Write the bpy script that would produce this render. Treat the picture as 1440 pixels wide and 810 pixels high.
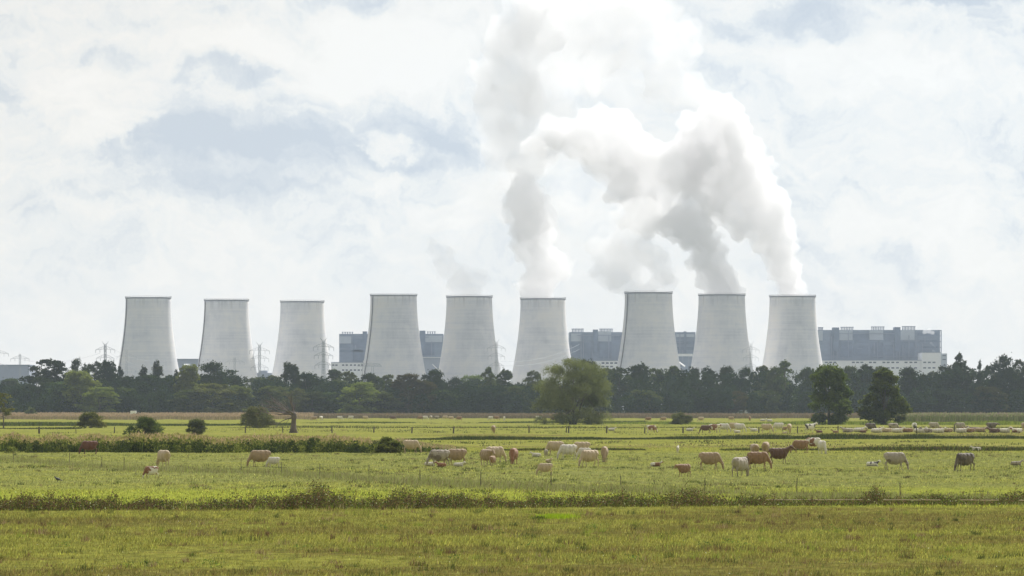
import bpy, bmesh, math, random
import numpy as np
from mathutils import Vector, Matrix, noise as mn

for o in list(bpy.data.objects):
    bpy.data.objects.remove(o)
S = bpy.context.scene
C = S.collection
R = math.radians
rng = np.random.default_rng(7)
random.seed(7)

# ------------------------------------------------------------------ camera
CAM_H, F, HOR = 5.7, 6000.0, 568.0
cam = bpy.data.cameras.new('camera')
cam.lens = 150.0
cam.sensor_width = 36.0
cam.shift_y = (HOR - 405) / 1440.0
cam.clip_start = 1.0
cam.clip_end = 60000.0
camo = bpy.data.objects.new('camera', cam)
camo.location = (0, 0, CAM_H)
camo.rotation_euler = (R(90), 0, 0)
C.objects.link(camo)
S.camera = camo

# ------------------------------------------------------------------ render settings
S.render.engine = 'CYCLES'
cy = S.cycles
cy.max_bounces = 16
cy.diffuse_bounces = 3
cy.glossy_bounces = 2
cy.transmission_bounces = 3
cy.transparent_max_bounces = 8
cy.volume_bounces = 10
cy.volume_max_steps = 256
cy.caustics_reflective = cy.caustics_refractive = False
cy.use_denoising = True
cy.use_adaptive_sampling = True
cy.adaptive_threshold = 0.01
cy.sample_clamp_indirect = 6.0
S.view_settings.view_transform = 'Standard'
S.view_settings.look = 'None'
S.view_settings.exposure = 0.35
S.view_settings.gamma = 1.0

SUN_AZ, SUN_EL = 27.0, 43.0      # azimuth to the right of the view axis (+Y), elevation


# ------------------------------------------------------------------ node helpers
class NT:
    def __init__(s, nt):
        s.nt = nt
        nt.nodes.clear()

    def n(s, typ, props=None, **inp):
        nd = s.nt.nodes.new(typ)
        for k, v in (props or {}).items():
            setattr(nd, k, v)
        for k, v in inp.items():
            key = int(k[1:]) if k[0] == '_' and k[1:].isdigit() else k.replace('_', ' ')
            sock = nd.inputs[key]
            if hasattr(v, 'is_output') or isinstance(v, bpy.types.NodeSocket):
                s.nt.links.new(v, sock)
            else:
                if isinstance(v, (tuple, list)) and len(v) == 3 and sock.type == 'RGBA':
                    v = (*v, 1)
                sock.default_value = v
        return nd

    def math(s, op, a, b=0.0, c=None, clamp=False):
        kw = dict(_0=a, _1=b)
        if c is not None:
            kw['_2'] = c
        return s.n('ShaderNodeMath', dict(operation=op, use_clamp=clamp), **kw).outputs[0]

    def vm(s, op, a, b=(0, 0, 0)):
        nd = s.n('ShaderNodeVectorMath', dict(operation=op), _0=a, _1=b)
        return nd.outputs[1] if op in ('LENGTH', 'DISTANCE', 'DOT_PRODUCT') else nd.outputs[0]

    def noise(s, vec, scale, detail=4, rough=0.5, dist=0.0):
        nd = s.n('ShaderNodeTexNoise', None, Vector=vec, Scale=scale, Detail=detail, Roughness=rough, Distortion=dist)
        return nd.outputs

    def ramp(s, fac, stops, interp='LINEAR'):
        nd = s.n('ShaderNodeValToRGB', None, Fac=fac)
        cr = nd.color_ramp
        cr.interpolation = interp
        while len(cr.elements) < len(stops):
            cr.elements.new(0.5)
        for e, (p, c) in zip(cr.elements, stops):
            e.position = p
            e.color = (*c, 1) if len(c) == 3 else c
        return nd.outputs[0]

    def mix(s, fac, a, b, blend='MIX'):
        nd = s.n('ShaderNodeMix', dict(data_type='RGBA', blend_type=blend))
        for key, v in ((0, fac), (6, a), (7, b)):
            sock = nd.inputs[key]
            if isinstance(v, bpy.types.NodeSocket):
                s.nt.links.new(v, sock)
            else:
                sock.default_value = (*v, 1) if isinstance(v, (tuple, list)) and len(v) == 3 else v
        return nd.outputs[2]

    def maprange(s, v, a, b, c=0.0, d=1.0, smooth=False):
        nd = s.n('ShaderNodeMapRange', dict(interpolation_type='SMOOTHSTEP' if smooth else 'LINEAR'), _0=v, _1=a, _2=b, _3=c, _4=d)
        return nd.outputs[0]


def material(name):
    m = bpy.data.materials.new(name)
    m.use_nodes = True
    return m, NT(m.node_tree)


# ------------------------------------------------------------------ world: bright broken cloud over a pale sky
W = bpy.data.worlds.new('World')
S.world = W
W.use_nodes = True
w = NT(W.node_tree)
sky = w.n('ShaderNodeTexSky', dict(sky_type='NISHITA', sun_disc=False, sun_elevation=R(SUN_EL), sun_rotation=R(SUN_AZ), altitude=60.0))
tc = w.n('ShaderNodeTexCoord').outputs['Generated']
sep = w.n('ShaderNodeSeparateXYZ', None, _0=tc)
az = w.math('ARCTAN2', sep.outputs[0], sep.outputs[1])
el = w.math('ARCSINE', sep.outputs[2])
UV = w.n('ShaderNodeCombineXYZ', None, _0=w.math('MULTIPLY', az, 6.0), _1=w.math('MULTIPLY', el, 6.0), _2=0.0).outputs[0]
wn = w.noise(UV, 4.5, 6, 0.6)
warp = w.vm('MULTIPLY', w.vm('SUBTRACT', wn[1], (0.5, 0.5, 0.5)), (0.30, 0.20, 0))
UVw = w.vm('ADD', UV, warp)
wn2 = w.noise(UV, 14.0, 6, 0.62)
UVc = w.vm('ADD', UVw, w.vm('MULTIPLY', w.vm('SUBTRACT', wn2[1], (0.5, 0.5, 0.5)), (0.07, 0.06, 0)))
stretch = w.vm('MULTIPLY', UVw, (0.55, 1.0, 1.0))
big = w.noise(stretch, 3.2, 7, 0.55)[0]
fine = w.noise(UVc, 7.0, 7, 0.6)[0]
val = w.math('ADD', w.math('MULTIPLY', w.math('SUBTRACT', big, 0.5), 0.80), 0.58)
val = w.math('ADD', val, w.math('MULTIPLY', w.math('SUBTRACT', fine, 0.5), 0.30))
# billows lit on their upper right, towards the sun
rel = w.vm('MULTIPLY', UVc, (0.8, 1.25, 1.0))
for sc_, dl, am in ((5.0, 0.030, 2.1), (13.0, 0.011, 1.0)):
    n0 = w.noise(rel, sc_, 6, 0.58)[0]
    n1 = w.noise(w.vm('ADD', rel, (dl * 0.6, dl, 0)), sc_, 6, 0.58)[0]
    val = w.math('ADD', val, w.math('MULTIPLY', w.math('SUBTRACT', n0, n1), am))


def blob(px, py, rx, ry, amp, soft=0.0, coord=None):
    global val
    v = w.vm('MULTIPLY', w.vm('SUBTRACT', coord or UVw, ((px - 720) / 1000, (568 - py) / 1000, 0)), (1000 / rx, 1000 / ry, 0))
    m = w.maprange(w.vm('LENGTH', v), 1.25, soft, 0.0, amp, smooth=True)
    val = w.math('ADD', val, m)


blob(370, 205, 300, 80, -0.55)
blob(240, 275, 250, 42, -0.42)
blob(600, 190, 120, 75, -0.32)
blob(160, 65, 70, 28, -0.25)
blob(340, 92, 85, 34, -0.38)
blob(425, 35, 60, 35, -0.18)
blob(10, 95, 60, 40, -0.25)
blob(1360, 4, 150, 26, -0.75)
blob(1125, 15, 95, 34, -0.45)
blob(1190, 250, 220, 60, -0.10)
blob(1120, 170, 60, 60, -0.10)
blob(330, 45, 230, 40, 0.25)
blob(130, 160, 130, 60, 0.20)
blob(210, 110, 120, 60, 0.20)
blob(560, 75, 130, 70, 0.45, 0.5)
blob(350, 65, 90, 26, 0.40, 0.4)
blob(120, 100, 150, 60, 0.25)
blob(480, 110, 100, 30, 0.2, 0.5)
blob(533, 206, 44, 28, 0.60, 0.35, UVc)
blob(192, 180, 40, 30, 0.45, 0.3, UVc)
blob(150, 205, 38, 24, 0.40, 0.3, UVc)
blob(608, 150, 18, 26, 0.25, 0.5, UVc)
blob(510, 336, 24, 13, 0.30, 0.5, UVc)
blob(640, 305, 60, 40, 0.30, 0.5, UVc)
blob(480, 270, 90, 28, 0.25, 0.3)
blob(1200, 110, 250, 70, 0.20)
blob(1330, 150, 160, 80, 0.15)
blob(1215, 330, 60, 20, 0.18, 0.4, UVc)
# towards the horizon the contrast fades into an even pale grey
low = w.maprange(sep.outputs[2], 0.0, 0.055, 1.0, 0.0, smooth=True)
val = w.math('ADD', w.math('MULTIPLY', val, w.math('SUBTRACT', 1.0, w.math('MULTIPLY', low, 0.7))), w.math('MULTIPLY', low, 0.42))
cloud = w.ramp(val, [(0.0, (5.0, 5.6, 6.4)), (0.28, (6.45, 6.85, 7.25)), (0.50, (8.25, 8.35, 8.2)), (0.72, (9.15, 8.95, 8.5)), (1.0, (9.7, 9.45, 8.95))])
warmth = w.maprange(w.vm('LENGTH', w.vm('MULTIPLY', w.vm('SUBTRACT', UVw, (-0.72, 0.50, 0)), (1.5, 2.4, 0))), 1.1, 0.1, 0.0, 1.0, smooth=True)
cloud = w.mix(w.math('MULTIPLY', warmth, 1.0), cloud, w.mix(1.0, cloud, (1.0, 0.955, 0.905), 'MULTIPLY'))
fac = 0.93
skyc = w.mix(fac, sky.outputs[0], cloud)
below = w.maprange(sep.outputs[2], -0.01, 0.0, 0.0, 1.0)
# away from the sun the cloud deck is duller and bluer
sunh = w.vm('DOT_PRODUCT', tc, (math.sin(R(SUN_AZ)) * math.cos(R(SUN_EL)), math.cos(R(SUN_AZ)) * math.cos(R(SUN_EL)), math.sin(R(SUN_EL))))
back = w.maprange(sunh, 0.50, -0.45, 0.0, 1.0, smooth=True)
skyc = w.mix(back, skyc, w.mix(1.0, skyc, (0.50, 0.52, 0.55), 'MULTIPLY'))
skyc = w.mix(below, (1.6, 1.8, 1.5), skyc)
bg = w.n('ShaderNodeBackground', None, Color=skyc, Strength=0.077)
w.n('ShaderNodeOutputWorld', None, Surface=bg.outputs[0])

# ------------------------------------------------------------------ sun
sl = bpy.data.lights.new('sun', 'SUN')
sl.energy = 5.0
sl.angle = R(0.6)
sl.color = (1.0, 0.965, 0.92)
so = bpy.data.objects.new('sun', sl)
a, e = R(SUN_AZ), R(SUN_EL)
sdir = Vector((math.sin(a) * math.cos(e), math.cos(a) * math.cos(e), math.sin(e)))
so.rotation_euler = sdir.to_track_quat('Z', 'Y').to_euler()
so.location = (0, 0, 300)
C.objects.link(so)


# ------------------------------------------------------------------ placing helpers
def GY(y):                       # distance of the ground seen at photo row y
    return CAM_H * F / (y - HOR)


def X(px, D):
    return (px - 720) / F * D


def Z(y, D):
    return CAM_H + (HOR - y) / F * D


def tag(o, label=None, cat=None, group=None, kind=None):
    if label: o['label'] = label
    if cat: o['category'] = cat
    if group: o['group'] = group
    if kind: o['kind'] = kind
    return o


def link(name, me, mat=None, parent=None, loc=(0, 0, 0)):
    o = bpy.data.objects.new(name, me)
    C.objects.link(o)
    o.location = loc
    if mat is not None and me is not None and not me.materials:
        me.materials.append(mat)
    if parent is not None:
        o.parent = parent
    return o


def root(name, loc, rz=0.0):
    o = bpy.data.objects.new(name, None)
    o.empty_display_size = 1
    o.location = loc
    o.rotation_euler = (0, 0, rz)
    C.objects.link(o)
    return o


def np_mesh(name, verts, faces, cols=None, smooth=False):
    """verts (n,3); faces (m,k) with constant k"""
    me = bpy.data.meshes.new(name)
    verts = np.asarray(verts, np.float32)
    faces = np.asarray(faces, np.int32)
    m, k = faces.shape
    me.vertices.add(len(verts))
    me.vertices.foreach_set('co', verts.ravel())
    me.loops.add(m * k)
    me.loops.foreach_set('vertex_index', faces.ravel())
    me.polygons.add(m)
    me.polygons.foreach_set('loop_start', np.arange(0, m * k, k, dtype=np.int32))
    me.polygons.foreach_set('loop_total', np.full(m, k, np.int32))
    if smooth:
        me.polygons.foreach_set('use_smooth', np.ones(m, bool))
    if cols is not None:
        at = me.color_attributes.new('Col', 'FLOAT_COLOR', 'POINT')
        c4 = np.ones((len(verts), 4), np.float32)
        c4[:, :3] = cols
        at.data.foreach_set('color', c4.ravel())
    me.update()
    me.validate()
    return me


def bm_mesh(name, bm, smooth=False):
    me = bpy.data.meshes.new(name)
    bm.to_mesh(me)
    bm.free()
    if smooth:
        for p in me.polygons: p.use_smooth = True
    return me


def box(bm, x0, x1, y0, y1, z0, z1):
    vs = [bm.verts.new((x, y, z)) for x in (x0, x1) for y in (y0, y1) for z in (z0, z1)]
    for f in ((0, 1, 3, 2), (4, 6, 7, 5), (0, 4, 5, 1), (2, 3, 7, 6), (0, 2, 6, 4), (1, 5, 7, 3)):
        bm.faces.new([vs[i] for i in f])


def tube(bm, pts, rads, seg=6, cap=True):
    pts = [Vector(p) for p in pts]
    rings = []
    for i, p in enumerate(pts):
        d = (pts[min(i + 1, len(pts) - 1)] - pts[max(i - 1, 0)])
        d = d.normalized() if d.length > 1e-9 else Vector((0, 0, 1))
        q = Vector((0, 0, 1)).rotation_difference(d)
        rings.append([bm.verts.new(p + q @ Vector((math.cos(2 * math.pi * k / seg) * rads[i], math.sin(2 * math.pi * k / seg) * rads[i], 0))) for k in range(seg)])
    for A, B in zip(rings, rings[1:]):
        for k in range(seg):
            bm.faces.new((A[k], A[(k + 1) % seg], B[(k + 1) % seg], B[k]))
    if cap:
        bm.faces.new(rings[0][::-1])
        bm.faces.new(rings[-1])


# ------------------------------------------------------------------ materials
def mat_grass(name, blades=False):
    m, t = material(name)
    geo = t.n('ShaderNodeNewGeometry')
    pos = geo.outputs['Position']
    sp = t.n('ShaderNodeSeparateXYZ', None, _0=pos)
    D = sp.outputs[1]
    flat = t.vm('MULTIPLY', pos, (1, 1, 0))
    patch = t.noise(t.vm('MULTIPLY', flat, (0.55, 1, 1)), 0.065, 5, 0.6)[0]      # ~15 m tracts
    mid = t.noise(t.vm('MULTIPLY', flat, (0.6, 1, 1)), 0.32, 4, 0.6)[0]          # ~3 m
    tiny = t.noise(flat, 2.6, 5, 0.7)[0]                      # tufts
    speck = t.noise(flat, 9.0, 3, 0.7)[0]
    far = t.noise(t.vm('MULTIPLY', flat, (0.25, 1, 1)), 0.013, 5, 0.6)[0]
    green = (0.225, 0.228, 0.050)
    fresh = (0.330, 0.335, 0.062)
    olive = (0.135, 0.130, 0.030)
    brown = (0.120, 0.080, 0.036)
    straw = (0.36, 0.32, 0.14)
    col = t.mix(t.maprange(mid, 0.38, 0.64), green, fresh)
    col = t.mix(t.maprange(tiny, 0.45, 0.70, 0, 0.75), col, olive)
    # brown seed-head tracts, mostly in the near meadow
    nearm = t.maprange(D, 228, 236, 1.0, 0.0)
    ba = t.math('ADD', t.math('MULTIPLY', patch, 0.72), t.math('MULTIPLY', mid, 0.28))
    bw = t.maprange(ba, 0.475, 0.54, 0, 1, smooth=True)
    bw = t.math('MULTIPLY', bw, t.maprange(tiny, 0.30, 0.62, 0.3, 1.0))
    bamt = t.math('ADD', t.math('MULTIPLY', nearm, 0.84), 0.06)
    bw = t.math('MAXIMUM', bw, t.math('MULTIPLY', t.maprange(D, 160, 132, 0, 0.45), t.maprange(tiny, 0.35, 0.6)))
    # grey-green rough pasture on the left and around the fence
    rough = t.math('MULTIPLY', t.maprange(D, 272, 300, 0, 1, smooth=True), t.maprange(D, 520, 480, 0, 1, smooth=True))
    rough = t.math('MULTIPLY', rough, t.maprange(patch, 0.36, 0.55, 0.35, 1.0))
    col = t.mix(t.math('MULTIPLY', rough, 0.75), col, t.mix(t.maprange(tiny, 0.4, 0.62), (0.16, 0.18, 0.055), (0.26, 0.26, 0.105)))
    col = t.mix(t.math('MULTIPLY', bw, bamt), col, brown)
    # yellow-green and dry tracts in the far pasture
    fm = t.maprange(D, 520, 600, 0, 1)
    col = t.mix(t.math('MULTIPLY', fm, t.maprange(far, 0.5, 0.62, 0, 0.6)), col, (0.32, 0.29, 0.09))
    col = t.mix(t.math('MULTIPLY', fm, t.maprange(mid, 0.55, 0.68, 0, 0.35)), col, (0.12, 0.14, 0.03))
    col = t.mix(t.maprange(speck, 0.66, 0.80, 0, 0.5), col, straw)
    col = t.mix(t.maprange(speck, 0.36, 0.22, 0, 0.6), col, (0.05, 0.06, 0.015))
    mott = t.noise(t.vm('MULTIPLY', flat, (1, 0.45, 1)), 1.3, 4, 0.65)[0]
    col = t.mix(t.maprange(mott, 0.50, 0.60, 0, 0.70), col, (0.095, 0.110, 0.03))
    col = t.mix(t.maprange(mott, 0.45, 0.36, 0, 0.45), col, (0.36, 0.37, 0.09))
    mott2 = t.noise(t.vm('MULTIPLY', flat, (0.7, 0.35, 1)), 0.22, 5, 0.65)[0]
    col = t.mix(t.math('MULTIPLY', fm, t.maprange(mott2, 0.52, 0.62, 0, 0.5)), col, (0.13, 0.15, 0.045))
    lush = t.math('MULTIPLY', t.maprange(D, 232, 240, 0, 1), t.maprange(D, 300, 268, 0, 1, smooth=True))
    col = t.mix(t.math('MULTIPLY', lush, 0.38), col, t.mix(t.maprange(tiny, 0.35, 0.65), (0.36, 0.42, 0.05), (0.22, 0.26, 0.04)))
    col = t.mix(t.math('MULTIPLY', nearm, 0.28), col, t.mix(t.maprange(tiny, 0.40, 0.60), (0.235, 0.225, 0.050), (0.125, 0.105, 0.035)))
    gain = t.maprange(D, 225, 240, 1.10, 1.20)
    col = t.mix(1.0, col, t.n('ShaderNodeCombineXYZ', None, _0=gain, _1=gain, _2=gain).outputs[0], 'MULTIPLY')
    # beyond the tree line: yards, tracks and scrub of the works instead of meadow
    works = t.mix(t.maprange(mid, 0.4, 0.6), (0.13, 0.13, 0.115), (0.10, 0.115, 0.07))
    col = t.mix(t.maprange(D, 2200, 2500, 0, 1), col, works)
    if blades:
        b = t.n('ShaderNodeAttribute', dict(attribute_name='Col')).outputs[0]
        col = t.mix(1.0, col, b, 'MULTIPLY')
        d = t.n('ShaderNodeBsdfDiffuse', None, Color=col)
        tr = t.n('ShaderNodeBsdfTranslucent', None, Color=col)
        mx = t.n('ShaderNodeMixShader', None, _0=0.5, _1=d.outputs[0], _2=tr.outputs[0])
        t.n('ShaderNodeOutputMaterial', None, Surface=mx.outputs[0])
    else:
        bmp = t.n('ShaderNodeBump', None, Strength=0.8, Distance=0.12, Height=t.math('ADD', tiny, t.math('MULTIPLY', mid, 2.0)))
        d = t.n('ShaderNodeBsdfDiffuse', None, Color=col, Roughness=0.6, Normal=bmp.outputs[0])
        t.n('ShaderNodeOutputMaterial', None, Surface=d.outputs[0])
    return m


def mat_leaf(name, c1, c2, trans=0.35, scale=0.35, rnd=0.25):
    """foliage: two tints mixed in clumps, shifted a little from tree to tree, light passes through the leaves"""
    m, t = material(name)
    oi = t.n('ShaderNodeObjectInfo')
    oc = t.n('ShaderNodeTexCoord').outputs['Object']
    n1 = t.noise(oc, scale, 3, 0.6)[0]
    n2 = t.noise(oc, scale * 7, 3, 0.6)[0]
    f = t.maprange(t.math('ADD', t.math('MULTIPLY', n1, 0.6), t.math('MULTIPLY', n2, 0.4)), 0.38, 0.62)
    col = t.mix(f, c1, c2)
    hs = t.n('ShaderNodeHueSaturation', None, Color=col)
    r = oi.outputs['Random']
    t.nt.links.new(t.maprange(r, 0, 1, 0.5 - 0.035, 0.5 + 0.02), hs.inputs['Hue'])
    t.nt.links.new(t.maprange(t.n('ShaderNodeTexWhiteNoise', dict(noise_dimensions='1D'), W=r).outputs[0], 0, 1, 1 - rnd, 1 + rnd), hs.inputs['Value'])
    col = hs.outputs[0]
    d = t.n('ShaderNodeBsdfDiffuse', None, Color=col)
    tr = t.n('ShaderNodeBsdfTranslucent', None, Color=t.mix(1.0, col, (1.15, 1.3, 0.75), 'MULTIPLY'))
    mx = t.n('ShaderNodeMixShader', None, _0=trans, _1=d.outputs[0], _2=tr.outputs[0])
    t.n('ShaderNodeOutputMaterial', None, Surface=mx.outputs[0])
    return m


def mat_col(name, trans=0.4):
    """blades and leaves whose tint is stored per plant"""
    m, t = material(name)
    b = t.n('ShaderNodeAttribute', dict(attribute_name='Col')).outputs[0]
    d = t.n('ShaderNodeBsdfDiffuse', None, Color=b)
    tr = t.n('ShaderNodeBsdfTranslucent', None, Color=b)
    mx = t.n('ShaderNodeMixShader', None, _0=trans, _1=d.outputs[0], _2=tr.outputs[0])
    t.n('ShaderNodeOutputMaterial', None, Surface=mx.outputs[0])
    return m


def mat_plain(name, c, rough=0.7, metal=0.0, nscale=0.5, namp=0.25, coord='Object', stretch=(1, 1, 1)):
    m, t = material(name)
    oc = t.n('ShaderNodeTexCoord').outputs[coord]
    n1 = t.noise(t.vm('MULTIPLY', oc, stretch), nscale, 6, 0.65)[0]
    k = t.maprange(n1, 0.25, 0.75, 1 - namp, 1 + namp)
    col = t.mix(1.0, c, t.n('ShaderNodeCombineXYZ', None, _0=k, _1=k, _2=k).outputs[0], 'MULTIPLY')
    p = t.n('ShaderNodeBsdfPrincipled', None, Base_Color=col, Roughness=rough, Metallic=metal)
    t.n('ShaderNodeOutputMaterial', None, Surface=p.outputs[0])
    return m


def mat_concrete():
    """old cooling-tower concrete: casting rings, blotches and rain streaks"""
    m, t = material('tower_concrete')
    oc = t.n('ShaderNodeTexCoord').outputs['Object']
    oi = t.n('ShaderNodeObjectInfo').outputs['Random']
    oc = t.vm('ADD', oc, t.n('ShaderNodeCombineXYZ', None, _0=t.math('MULTIPLY', oi, 300.0), _1=t.math('MULTIPLY', oi, 170.0), _2=0.0).outputs[0])
    blot = t.noise(oc, 0.035, 6, 0.6)[0]
    streak = t.noise(t.vm('MULTIPLY', oc, (1, 1, 0.06)), 0.30, 6, 0.65)[0]
    streak2 = t.noise(t.vm('MULTIPLY', oc, (1, 1, 0.10)), 0.9, 4, 0.6)[0]
    ring = t.noise(t.vm('MULTIPLY', oc, (0.02, 0.02, 1)), 0.45, 5, 0.7)[0]
    sz = t.n('ShaderNodeSeparateXYZ', None, _0=oc).outputs[2]
    joint = t.math('PINGPONG', sz, 1.6)
    jm = t.maprange(joint, 0.0, 0.22, 0.96, 1.0)
    v = t.math('ADD', t.math('MULTIPLY', blot, 0.56), t.math('ADD', t.math('MULTIPLY', streak, 0.14), t.math('ADD', t.math('MULTIPLY', ring, 0.26), t.math('MULTIPLY', streak2, 0.04))))
    col = t.ramp(v, [(0.36, (0.54, 0.55, 0.58)), (0.46, (0.67, 0.67, 0.685)), (0.54, (0.75, 0.735, 0.72)), (0.64, (0.80, 0.765, 0.72))])
    cv = t.n('ShaderNodeCombineXYZ', None, _0=jm, _1=jm, _2=jm).outputs[0]
    col = t.mix(1.0, col, cv, 'MULTIPLY')
    dark = t.math('MULTIPLY', t.maprange(sz, 100, 112, 0, 1), t.maprange(streak, 0.5, 0.65, 0, 0.45))
    col = t.mix(dark, col, (0.22, 0.22, 0.23))
    p = t.n('ShaderNodeBsdfPrincipled', None, Base_Color=col, Roughness=0.9)
    t.n('ShaderNodeOutputMaterial', None, Surface=p.outputs[0])
    return m


def mat_hide(name, c, patch=None, pthr=0.56, pscale=1.6):
    """cattle hide: soft mottling, and for pied animals large patches"""
    m, t = material(name)
    oc = t.n('ShaderNodeTexCoord').outputs['Object']
    oi = t.n('ShaderNodeObjectInfo').outputs['Random']
    oc2 = t.vm('ADD', oc, t.n('ShaderNodeCombineXYZ', None, _0=t.math('MULTIPLY', oi, 31.0), _1=0.0, _2=0.0).outputs[0])
    n1 = t.noise(oc2, 4.0, 4, 0.6)[0]
    k = t.maprange(n1, 0.3, 0.7, 0.82, 1.12)
    base = c
    if patch:
        base = t.mix(t.maprange(t.noise(oc2, pscale, 2, 0.5)[0], pthr - 0.02, pthr + 0.02), c, patch)
    col = t.mix(1.0, base, t.n('ShaderNodeCombineXYZ', None, _0=k, _1=k, _2=k).outputs[0], 'MULTIPLY')
    # patchy brown towards the hooves
    zz = t.n('ShaderNodeSeparateXYZ', None, _0=oc).outputs[2]
    col = t.mix(t.math('MULTIPLY', t.maprange(zz, 0.45, 0.1, 0, 0.45), t.maprange(n1, 0.35, 0.6)), col, (0.12, 0.09, 0.06))
    p = t.n('ShaderNodeBsdfPrincipled', None, Base_Color=col, Roughness=0.8)
    p.inputs['Sheen Weight'].default_value = 0.15
    t.n('ShaderNodeOutputMaterial', None, Surface=p.outputs[0])
    return m


def mat_steam(name, dens, noisy=False, aniso=0.15, nscale=0.02, lo=0.42, hi=0.62):
    m, t = material(name)
    v = t.n('ShaderNodeVolumePrincipled', None, Color=(0.965, 0.960, 0.962), Density=dens, Anisotropy=aniso)
    if noisy:
        oc = t.n('ShaderNodeTexCoord').outputs['Object']
        nn = t.noise(oc, nscale, 4, 0.65)[0]
        t.nt.links.new(t.maprange(nn, lo, hi, 0.0, dens), v.inputs['Density'])
    else:
        m.cycles.homogeneous_volume = True
    t.n('ShaderNodeOutputMaterial', None, Volume=v.outputs[0])
    return m


# ------------------------------------------------------------------ ground
def build_ground():
    ys = np.concatenate([np.linspace(-300, 100, 9), np.linspace(115, 700, 118), np.linspace(720, 2400, 60), np.linspace(2600, 9000, 18)])
    xs = np.concatenate([np.linspace(-3400, -260, 16), np.linspace(-240, 240, 121), np.linspace(260, 3400, 16)])
    gx, gy = np.meshgrid(xs, ys)
    z = np.zeros_like(gx)
    for i in range(gx.shape[0]):
        for j in range(gx.shape[1]):
            z[i, j] = 0.10 * mn.noise(Vector((gx[i, j] * 0.05, gy[i, j] * 0.05, 0))) + 0.05 * mn.noise(Vector((gx[i, j] * 0.2, gy[i, j] * 0.2, 3)))
    nx, ny = len(xs), len(ys)
    idx = np.arange(nx * ny).reshape(ny, nx)
    q = np.stack([idx[:-1, :-1], idx[:-1, 1:], idx[1:, 1:], idx[1:, :-1]], -1).reshape(-1, 4)
    me = np_mesh('ground', np.stack([gx, gy, z], -1).reshape(-1, 3), q, smooth=True)
    tag(link('ground', me, mat_grass('meadow_ground')), kind='structure')


build_ground()


# ------------------------------------------------------------------ blades: grass, reeds, weeds
def blade_arrays(x, y, h, wd, lean, z0=0.0, curve=0.25):
    """each blade: two stacked quads' worth of triangles (5 verts, 3 tris)"""
    n = len(x)
    ang = rng.uniform(0, math.pi, n)
    dx, dy = np.cos(ang) * wd / 2, np.sin(ang) * wd / 2
    la = rng.uniform(0, 2 * math.pi, n)
    lx, ly = np.cos(la) * lean * h + 0.12 * h, np.sin(la) * lean * h
    z0 = np.zeros(n) + z0
    v = np.zeros((n, 5, 3), np.float32)
    v[:, 0] = np.stack([x - dx, y - dy, z0], -1)
    v[:, 1] = np.stack([x + dx, y + dy, z0], -1)
    mx, my = x + lx * 0.35, y + ly * 0.35
    v[:, 2] = np.stack([mx - dx * .8, my - dy * .8, z0 + h * 0.55], -1)
    v[:, 3] = np.stack([mx + dx * .8, my + dy * .8, z0 + h * 0.55], -1)
    v[:, 4] = np.stack([x + lx, y + ly, z0 + h], -1)
    f = np.array([[0, 1, 3], [0, 3, 2], [2, 3, 4]], np.int32)
    faces = (f[None] + (np.arange(n) * 5)[:, None, None]).reshape(-1, 3)
    return v.reshape(-1, 3), faces


def nz(x, y, s, off=0.0):
    """cheap smooth value noise on arrays, 0..1"""
    X_, Y_ = np.asarray(x) * s + off * 17.3, np.asarray(y) * s + off * 9.1
    xi, yi = np.floor(X_).astype(int), np.floor(Y_).astype(int)
    fx, fy = X_ - xi, Y_ - yi
    fx, fy = fx * fx * (3 - 2 * fx), fy * fy * (3 - 2 * fy)
    def hsh(a, b):
        v = np.sin(a * 127.1 + b * 311.7) * 43758.5453
        return v - np.floor(v)
    return (hsh(xi, yi) * (1 - fx) + hsh(xi + 1, yi) * fx) * (1 - fy) + (hsh(xi, yi + 1) * (1 - fx) + hsh(xi + 1, yi + 1) * fx) * fy


def meadow():
    mb = mat_grass('meadow_blades', True)
    def field(name, n, d0, d1, hl, hh, wd, label, power=1.0, spread=1.28):
        D = d0 + (d1 - d0) * rng.random(n) ** power
        x = (rng.random(n) * 2 - 1) * 0.12 * D * spread
        k = nz(x, D, 0.30, 1) * 0.6 + nz(x, D, 1.1, 2) * 0.4
        keep = rng.random(n) < 0.25 + 1.1 * k
        x, D, k = x[keep], D[keep], k[keep]
        h = (hl + (hh - hl) * rng.random(len(x)) ** 2) * (0.6 + 0.8 * k)
        v, f = blade_arrays(x, D, h, wd * rng.uniform(.6, 1.4, len(x)), 0.35)
        c = rng.choice([0.55, 0.85, 1.1, 1.55], (len(x), 1), p=[.2, .3, .35, .15]) * rng.uniform(0.85, 1.15, (len(x), 1)) * np.array([[1, 1, 1]]) * rng.uniform(0.92, 1.08, (len(x), 3))
        me = np_mesh(name, v, f, np.repeat(c, 5, 0))
        tag(link(name, me, mb), label, 'grass', kind='stuff')
    field('meadow_grass', 420000, 128, 236, 0.04, 0.17, 0.022, 'olive and brown tussocky grass of the near meadow in front of the weedy ditch')
    field('pasture_grass', 260000, 236, 560, 0.05, 0.17, 0.045, 'yellow green pasture grass where the cattle graze behind the weedy ditch', 1.3)


meadow()
MC = mat_col('plants')


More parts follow.
